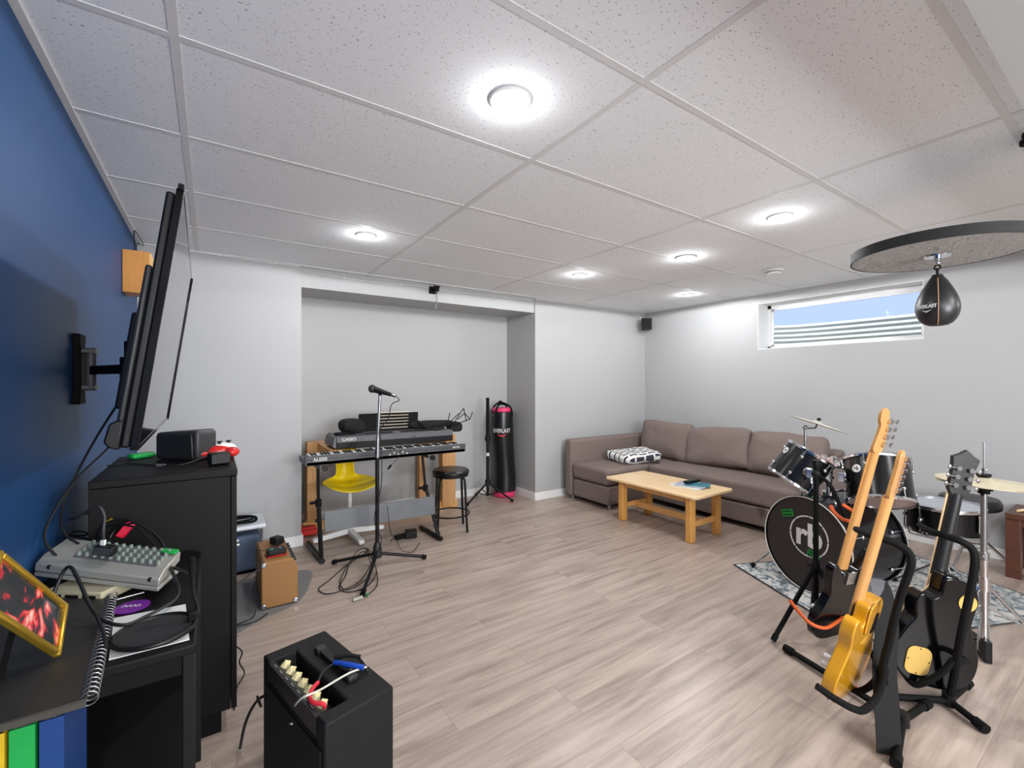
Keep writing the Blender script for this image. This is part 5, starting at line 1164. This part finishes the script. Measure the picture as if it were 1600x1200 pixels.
neck_mb(M, .30, .93, .031, .021, .021, .006).build('neck', m_maple, t)
MB(M).box((-.03, .31, .0065), (.03, .93, .011)).build('fingerboard', m_maple, t)
MB(M).box((-.028, .285, -.046), (.028, .345, -.0405)).build('neck_plate', m_chrome, t)
hs = [(-.021, .925), (-.038, .945), (-.030, 1.0), (-.026, 1.05), (-.041, 1.075), (-.044, 1.11), (-.025, 1.132), (0, 1.122), (.012, 1.10), (.024, 1.05), (.036, .98), (.034, .95), (.021, .925)]
MB(M).prism(outline(hs, 4), (0, 0, 0), (1, 0, 0), (0, 1, 0), (0, 0, 1), -.010, .004).build('headstock', m_maple, t, bevel=.002)
for k in range(4):
    y = .965 + k * .036
    MB(M).cyl((.02, y, -.011), (.02, y, -.022), .012).cyl((.03, y, -.017), (.058, y, -.017), .003).ell((.066, y, -.017), (.012, .013, .004), 10).build('tuning_peg', m_chrome, t)
for (x, y) in ((-.105, .1), (-.115, .14)): MB(M).cyl((x, y, .003), (x, y, .022), .011).build('knob', m_logo, t)
strap_button(t, M, 0, 0, -.02); MB(M).box((-.05, .10, .0035), (.05, .135, .016)).build('bridge', m_chrome, t)
b = MB(M)
for k in range(4): b.cyl((-.024 + k * .016, .13, .018), (-.014 + k * .0095, .93, .014), .0009, seg=5)
b.build('strings', m_steel, t)
# yellow guitar
x0 = 2.0
M = gframe((x0, .751, .13), (x0, .539, 1.079), (1, 0, 0))
t = thing('electric_guitar', 'yellow electric guitar with maple neck in the nearest stand', 'guitar', tuple(M.translation))
te = outline([(0, 0), (.09, .005), (.15, .06), (.16, .13), (.13, .2), (.115, .25), (.125, .31), (.12, .36), (.08, .395), (.03, .39), (-.028, .385), (-.032, .33), (-.045, .31), (-.07, .325), (-.095, .355), (-.125, .345), (-.13, .3), (-.112, .24), (-.13, .19), (-.16, .12), (-.145, .05), (-.09, .005)])
MB(M).prism(te, (0, 0, 0), (1, 0, 0), (0, 1, 0), (0, 0, 1), -.045, 0).build('body', m_butter, t, bevel=.005, seg=3)
MB(M).prism(outline([(.03, .385), (.028, .30), (.018, .275), (-.018, .275), (-.028, .30), (-.03, .385)], 4), (0, 0, 0), (1, 0, 0), (0, 1, 0), (0, 0, 1), -.052, -.0455).build('neck_heel', m_butter, t, bevel=.003)
MB(M).prism(rrect(.05, .25, .10, .33, .015), (0, 0, 0), (1, 0, 0), (0, 1, 0), (0, 0, 1), -.0475, -.0453).build('back_plate', m_matte, t)
MB(M).prism(outline([(.05, .2), (0, .19), (-.08, .2), (-.09, .28), (-.04, .3), (-.03, .37), (.03, .37), (.1, .35), (.1, .26)]), (0, 0, 0), (1, 0, 0), (0, 1, 0), (0, 0, 1), .0005, .003).build('pickguard', m_matte, t)
neck_mb(M, .30, .80, .028, .021, .022, .006).build('neck', m_maple, t)
MB(M).box((-.027, .33, .0065), (.027, .80, .011)).build('fingerboard', m_maple, t)
hs = [(-.021, .795), (-.032, .82), (-.03, .90), (-.034, .945), (-.022, .972), (.0, .968), (.012, .95), (.022, .93), (.026, .88), (.030, .82), (.021, .795)]
MB(M).prism(outline(hs, 4), (0, 0, 0), (1, 0, 0), (0, 1, 0), (0, 0, 1), -.010, .004).build('headstock', m_maple, t, bevel=.002)
for k in range(6):
    y = .822 + k * .024
    MB(M).cbox((.016, y, -.016), (.014, .018, .012)).cyl((.022, y, -.016), (.040, y, -.016), .0025).ell((.046, y, -.016), (.008, .008, .003), 8).build('tuning_peg', m_chrome, t)
for (x, y) in ((-.12, .14), (-.115, .17)): MB(M).cyl((x, y, .003), (x, y, .024), .0095).build('knob', m_logo, t)
jp = MB(M).cyl((-.1, .022, -.022), (-.106, .012, -.022), .014).cyl((-.106, .012, -.022), (-.107, .010, -.022), .008).build('jack_socket', m_chrome, t)
strap_button(t, M, 0, 0, -.022)
b = MB(M)
for k in range(6): b.cyl((-.025 + k * .01, .1, .014), (-.016 + k * .0064, .80, .014), .0006, seg=5)
b.box((-.04, .07, .0035), (.04, .12, .012)); b.build('bridge_strings', m_steel, t)
# strap
s0 = M @ V((.11, .375, -.02)); S1 = [s0, W(1372, 905, 1.80), W(1380, 925, 1.76), W(1386, 975, 1.72), W(1382, 1040, 1.68), W(1386, 1110, 1.62), W(1390, 1180, 1.58)]
def ribbon(pts, w, th, n=8, wdir=None):
    P_ = spl(pts, n); b = MB(); rows = []
    for i, p in enumerate(P_):
        tt = (P_[min(i + 1, len(P_) - 1)] - P_[max(i - 1, 0)]).normalized(); k = i / (len(P_) - 1)
        ww = w[0] + (w[1] - w[0]) * min(1, k * 2.5); sd = (wdir - tt * wdir.dot(tt)).normalized(); nn_ = tt.cross(sd)
        rows.append([b._v(p + sd * a * ww / 2 + nn_ * c * th / 2) for a, c in ((-1, -1), (1, -1), (1, 1), (-1, 1))])
    for A, B in zip(rows, rows[1:]):
        for j in range(4): b.face([A[j], A[(j + 1) % 4], B[(j + 1) % 4], B[j]])
    b.face(rows[0][::-1]); b.face(rows[-1]); return b
st = thing('guitar_strap', 'wide black fabric strap hanging from the yellow guitar', 'strap', tuple(S1[-1]))
ribbon(S1[1:], (.05, .085), .003, 8, V((.8, -.6, 0))).build('webbing', mat('black_webbing', (8, 8, 8), .85, noise=.3, nscale=120), st)
ribbon([s0 + V((0, -.0, .005)), s0.lerp(S1[1], .5) + V((0, 0, .012)), S1[1]], (.02, .045), .004, 6, V((.8, -.6, 0))).build('leather_end', m_mgrey, st)
# black acoustic with gold plates
bt, hd_ = W(1431, 1056, 1.92), W(1508, 706, 1.90)
M = gframe(bt, hd_, (.75, -.66, 0)); 
t = thing('acoustic_guitar', 'glossy black guitar with two gold plates on its back', 'guitar', tuple(M.translation))
ac = outline([(0, 0), (.1, .01), (.17, .06), (.185, .14), (.16, .21), (.125, .27), (.125, .33), (.13, .39), (.1, .44), (.035, .46), (-.03, .45), (-.036, .39), (-.07, .36), (-.11, .375), (-.135, .35), (-.13, .3), (-.125, .27), (-.16, .21), (-.185, .14), (-.17, .06), (-.1, .01)]); ac = [(x * .85, y) for x, y in ac]
MB(M).prism(ac, (0, 0, 0), (1, 0, 0), (0, 1, 0), (0, 0, 1), -.075, -.004).build('body', m_gloss, t, bevel=.006, seg=3)
MB(M).prism(ac, (0, 0, 0), (1, 0, 0), (0, 1, 0), (0, 0, 1), -.0035, .001).build('soundboard', m_ctop, t)
MB(M).cyl((.068, .375, -.079), (.068, .375, -.0755), .034, .034, 32).build('round_plate', m_plate, t)
MB(M).prism(rrect(-.112, .04, -.018, .155, .03), (0, 0, 0), (1, 0, 0), (0, 1, 0), (0, 0, 1), -.079, -.0755).build('square_plate', m_plate, t, bevel=.001)
for (x, y) in ((-.065, .047), (-.065, .148), (-.105, .1), (-.025, .1), (.068, .348), (.068, .402)): MB(M).cyl((x, y, -.0805), (x, y, -.0791), .0025).build('screw', m_matte, t)
mb = mat('satin_black_neck', (24, 24, 24), .38)
neck_mb(M, .37, .80, .030, .024, .027, .004).build('neck', mb, t)
MB(M).prism([(-.03, .36), (.03, .36), (.034, .42), (.03, .47), (-.03, .47), (-.034, .42)], (0, 0, 0), (1, 0, 0), (0, 1, 0), (0, 0, 1), -.072, .0).build('heel', m_gloss, t, bevel=.012, seg=3)
MB(M).box((-.03, .36, .0045), (.03, .80, .010)).build('fingerboard', m_ctop, t)
hs = [(-.024, .79), (-.043, .82), (-.041, .90), (-.050, .955), (-.025, .968), (0, .99), (.03, .968), (.056, .955), (.044, .90), (.045, .82), (.024, .79)]
MB(M).prism(hs, (0, 0, 0), (1, 0, 0), (0, 1, 0), (0, 0, 1), -.012, .006).build('headstock', mb, t, bevel=.003)
for k in range(3):
    for s_ in (-1, 1):
        y = .835 + k * .036; MB(M).cyl((s_ * .024, y, -.0125), (s_ * .024, y, -.024), .010).cyl((s_ * .03, y, -.018), (s_ * .052, y, -.018), .0028).ell((s_ * .058, y, -.018), (.008, .011, .004), 8).build('tuning_peg', m_chrome, t)
strap_button(t, M, 0, 0, -.035)
b = MB(M)
for k in range(6): b.cyl((-.026 + k * .0104, .15, .010), (-.018 + k * .0072, .80, .013), .0006, seg=5)
b.build('strings', m_steel, t)

# ------------------------------------------------------------------ guitar stands
gp = V((2.56, 1.04, 0))
pw = sin(TH) * gp.x + cos(TH) * gp.y
t = thing('guitar_stand', 'black tripod guitar stand with orange rubber yoke and cradle', 'guitar stand', (gp.x, gp.y, 0))
zt_ = CZ - 125 / F * pw; zc = CZ - 282 / F * pw
MB().cyl(gp + V((0, 0, .20)), gp + V((0, 0, zt_)), .0125).build('post', m_matte, t)
MB().cyl(gp + V((0, 0, zc - .02)), gp + V((0, 0, zc + .02)), .022).cyl(gp + V((0, 0, zc)), gp + V((-.04, .02, zc)), .009).build('collar', m_black, t)
MB().cyl(gp + V((0, 0, zt_ - .005)), gp + V((0, 0, zt_ + .02)), .018).ell(gp + V((0, 0, zt_ - .05)), (.022, .022, .022), 10).build('top_joint', m_black, t)
yk = W(1330, 812, 2.30)
arm = MB().tube([gp + V((0, 0, zt_ - .05)), gp.lerp(V((yk.x, yk.y, 0)), .5) + V((.02, .02, zt_ - .12)), yk + V((.03, .04, .0))], .010, 8).build('yoke_arm', m_matte, t)
MB().tube([W(1298, 790, 2.22), W(1303, 800, 2.2), W(1318, 812, 2.17), W(1338, 814, 2.19), W(1342, 806, 2.24), W(1330, 797, 2.32), W(1316, 788, 2.34)], .009, 8).build('yoke', m_orange, t)
fl = [ZP(1208, 1000, .01), gp + V((.25, .12, .01)), gp + V((-.02, -.27, .01))]
for q1 in fl:
    lg = MB().cyl(gp + V((0, 0, zc - .0)), q1, .0115).build('leg', m_matte, t)
    MB().cyl(q1 + (gp + V((0, 0, zc)) - q1).normalized() * .03, q1 - V((0, 0, .002)), .014).build('rubber_foot', m_rubber, lg)
cr = gp + V((0, 0, zc - .14))
MB().tube([W(1234, 938, 2.14), W(1250, 958, 2.10), W(1268, 975, 2.08), W(1290, 981, 2.08), W(1310, 970, 2.12), W(1322, 960, 2.2)], .008, 8).build('cradle', m_orange, t)
MB().tube([gp + V((0, 0, .21)), gp + V((-.05, -.05, .18)), W(1300, 972, 2.16)], .009, 8).build('cradle_arm', m_matte, t)

def loop_stand(name, label, base, w_, yoke, post, feet, cradle):
    t = thing(name, label, 'guitar stand', tuple(base), 'tubular guitar stands')
    MB().tube(post, .0135, 10, 8).build('post', m_matte, t)
    MB().tube(yoke, .0125, 10, 6).build('yoke', m_rubber, t)
    for f_ in feet:
        lg = MB().cyl(base + V((0, 0, .03)), f_, .013).build('leg', m_matte, t)
        MB().cyl(f_ + (base + V((0, 0, .03)) - f_).normalized() * .03, f_ + (f_ - base - V((0, 0, .03))).normalized() * .012, .018).build('rubber_foot', m_rubber, lg)
    for c_ in cradle: MB().tube(c_, .012, 10, 6).build('cradle_arm', m_rubber, t)
    MB().cyl(base + V((0, 0, .012)), base + V((0, 0, .06)), .022).build('hub', m_black, t)
    return t
b3 = V((2.46, .515, 0)); wv = sin(TH) * b3.x + cos(TH) * b3.y
post3 = [b3 + V((0, 0, .03)), W(1490, 1060, 1.80), W(1502, 990, 1.76), W(1516, 925, 1.74), W(1523, 880, 1.73), W(1519, 858, 1.74), W(1500, 845, 1.76), W(1478, 838, 1.80)]
yk3 = [W(1437, 820, 1.98), W(1450, 828, 1.90), W(1470, 835, 1.82), W(1482, 838, 1.80)]
loop_stand('guitar_stand', 'black tubular guitar stand holding the black guitar with gold plates', b3, 1.8, yk3, post3,
           [ZP(1388, 1088, .02), ZP(1536, 1136, .02), ZP(1512, 1068, .02)],
           [[W(1490, 1000 + 30, 1.79), W(1470, 1052, 1.80), W(1432, 1070, 1.84), W(1412, 1052, 1.90), W(1400, 1036, 1.98)], [W(1492, 1040, 1.79), W(1505, 1032, 1.8), W(1514, 1036, 1.9)]])
b2 = V((2.17, .585, 0))
post2 = [b2 + V((0, 0, .03)), W(1380, 1060, 1.66), W(1390, 1000, 1.64), W(1406, 935, 1.62), W(1423, 885, 1.60), W(1420, 864, 1.61), W(1402, 850, 1.63), W(1375, 840, 1.66)]
yk2 = [W(1338, 827, 1.86), W(1350, 832, 1.76), W(1364, 838, 1.68), W(1378, 841, 1.66)]
loop_stand('guitar_stand', 'black tubular guitar stand holding the yellow guitar', b2, 1.7, yk2, post2,
           [ZP(1230, 1014, .02), ZP(1400, 1190, .02), ZP(1448, 1100, .02)],
           [[W(1384, 1045, 1.66), W(1372, 1085, 1.62), W(1352, 1108, 1.56), W(1335, 1108, 1.54), W(1305, 1092, 1.54), W(1276, 1072, 1.56)], [W(1384, 1045, 1.66), W(1362, 1070, 1.70), W(1340, 1080, 1.74), W(1318, 1070, 1.80)]])
t = tag(MB().prism([(0, 0), (.06, .01), (.05, .05), (.0, .04)], W(1318, 1084, 1.80), rt, Up, fwd, 0, .012).build('orange_cloth', mat('rust_cloth', (170, 62, 24), .7), bevel=.003), 'rust-orange cloth caught under the yellow guitar body', 'cloth')
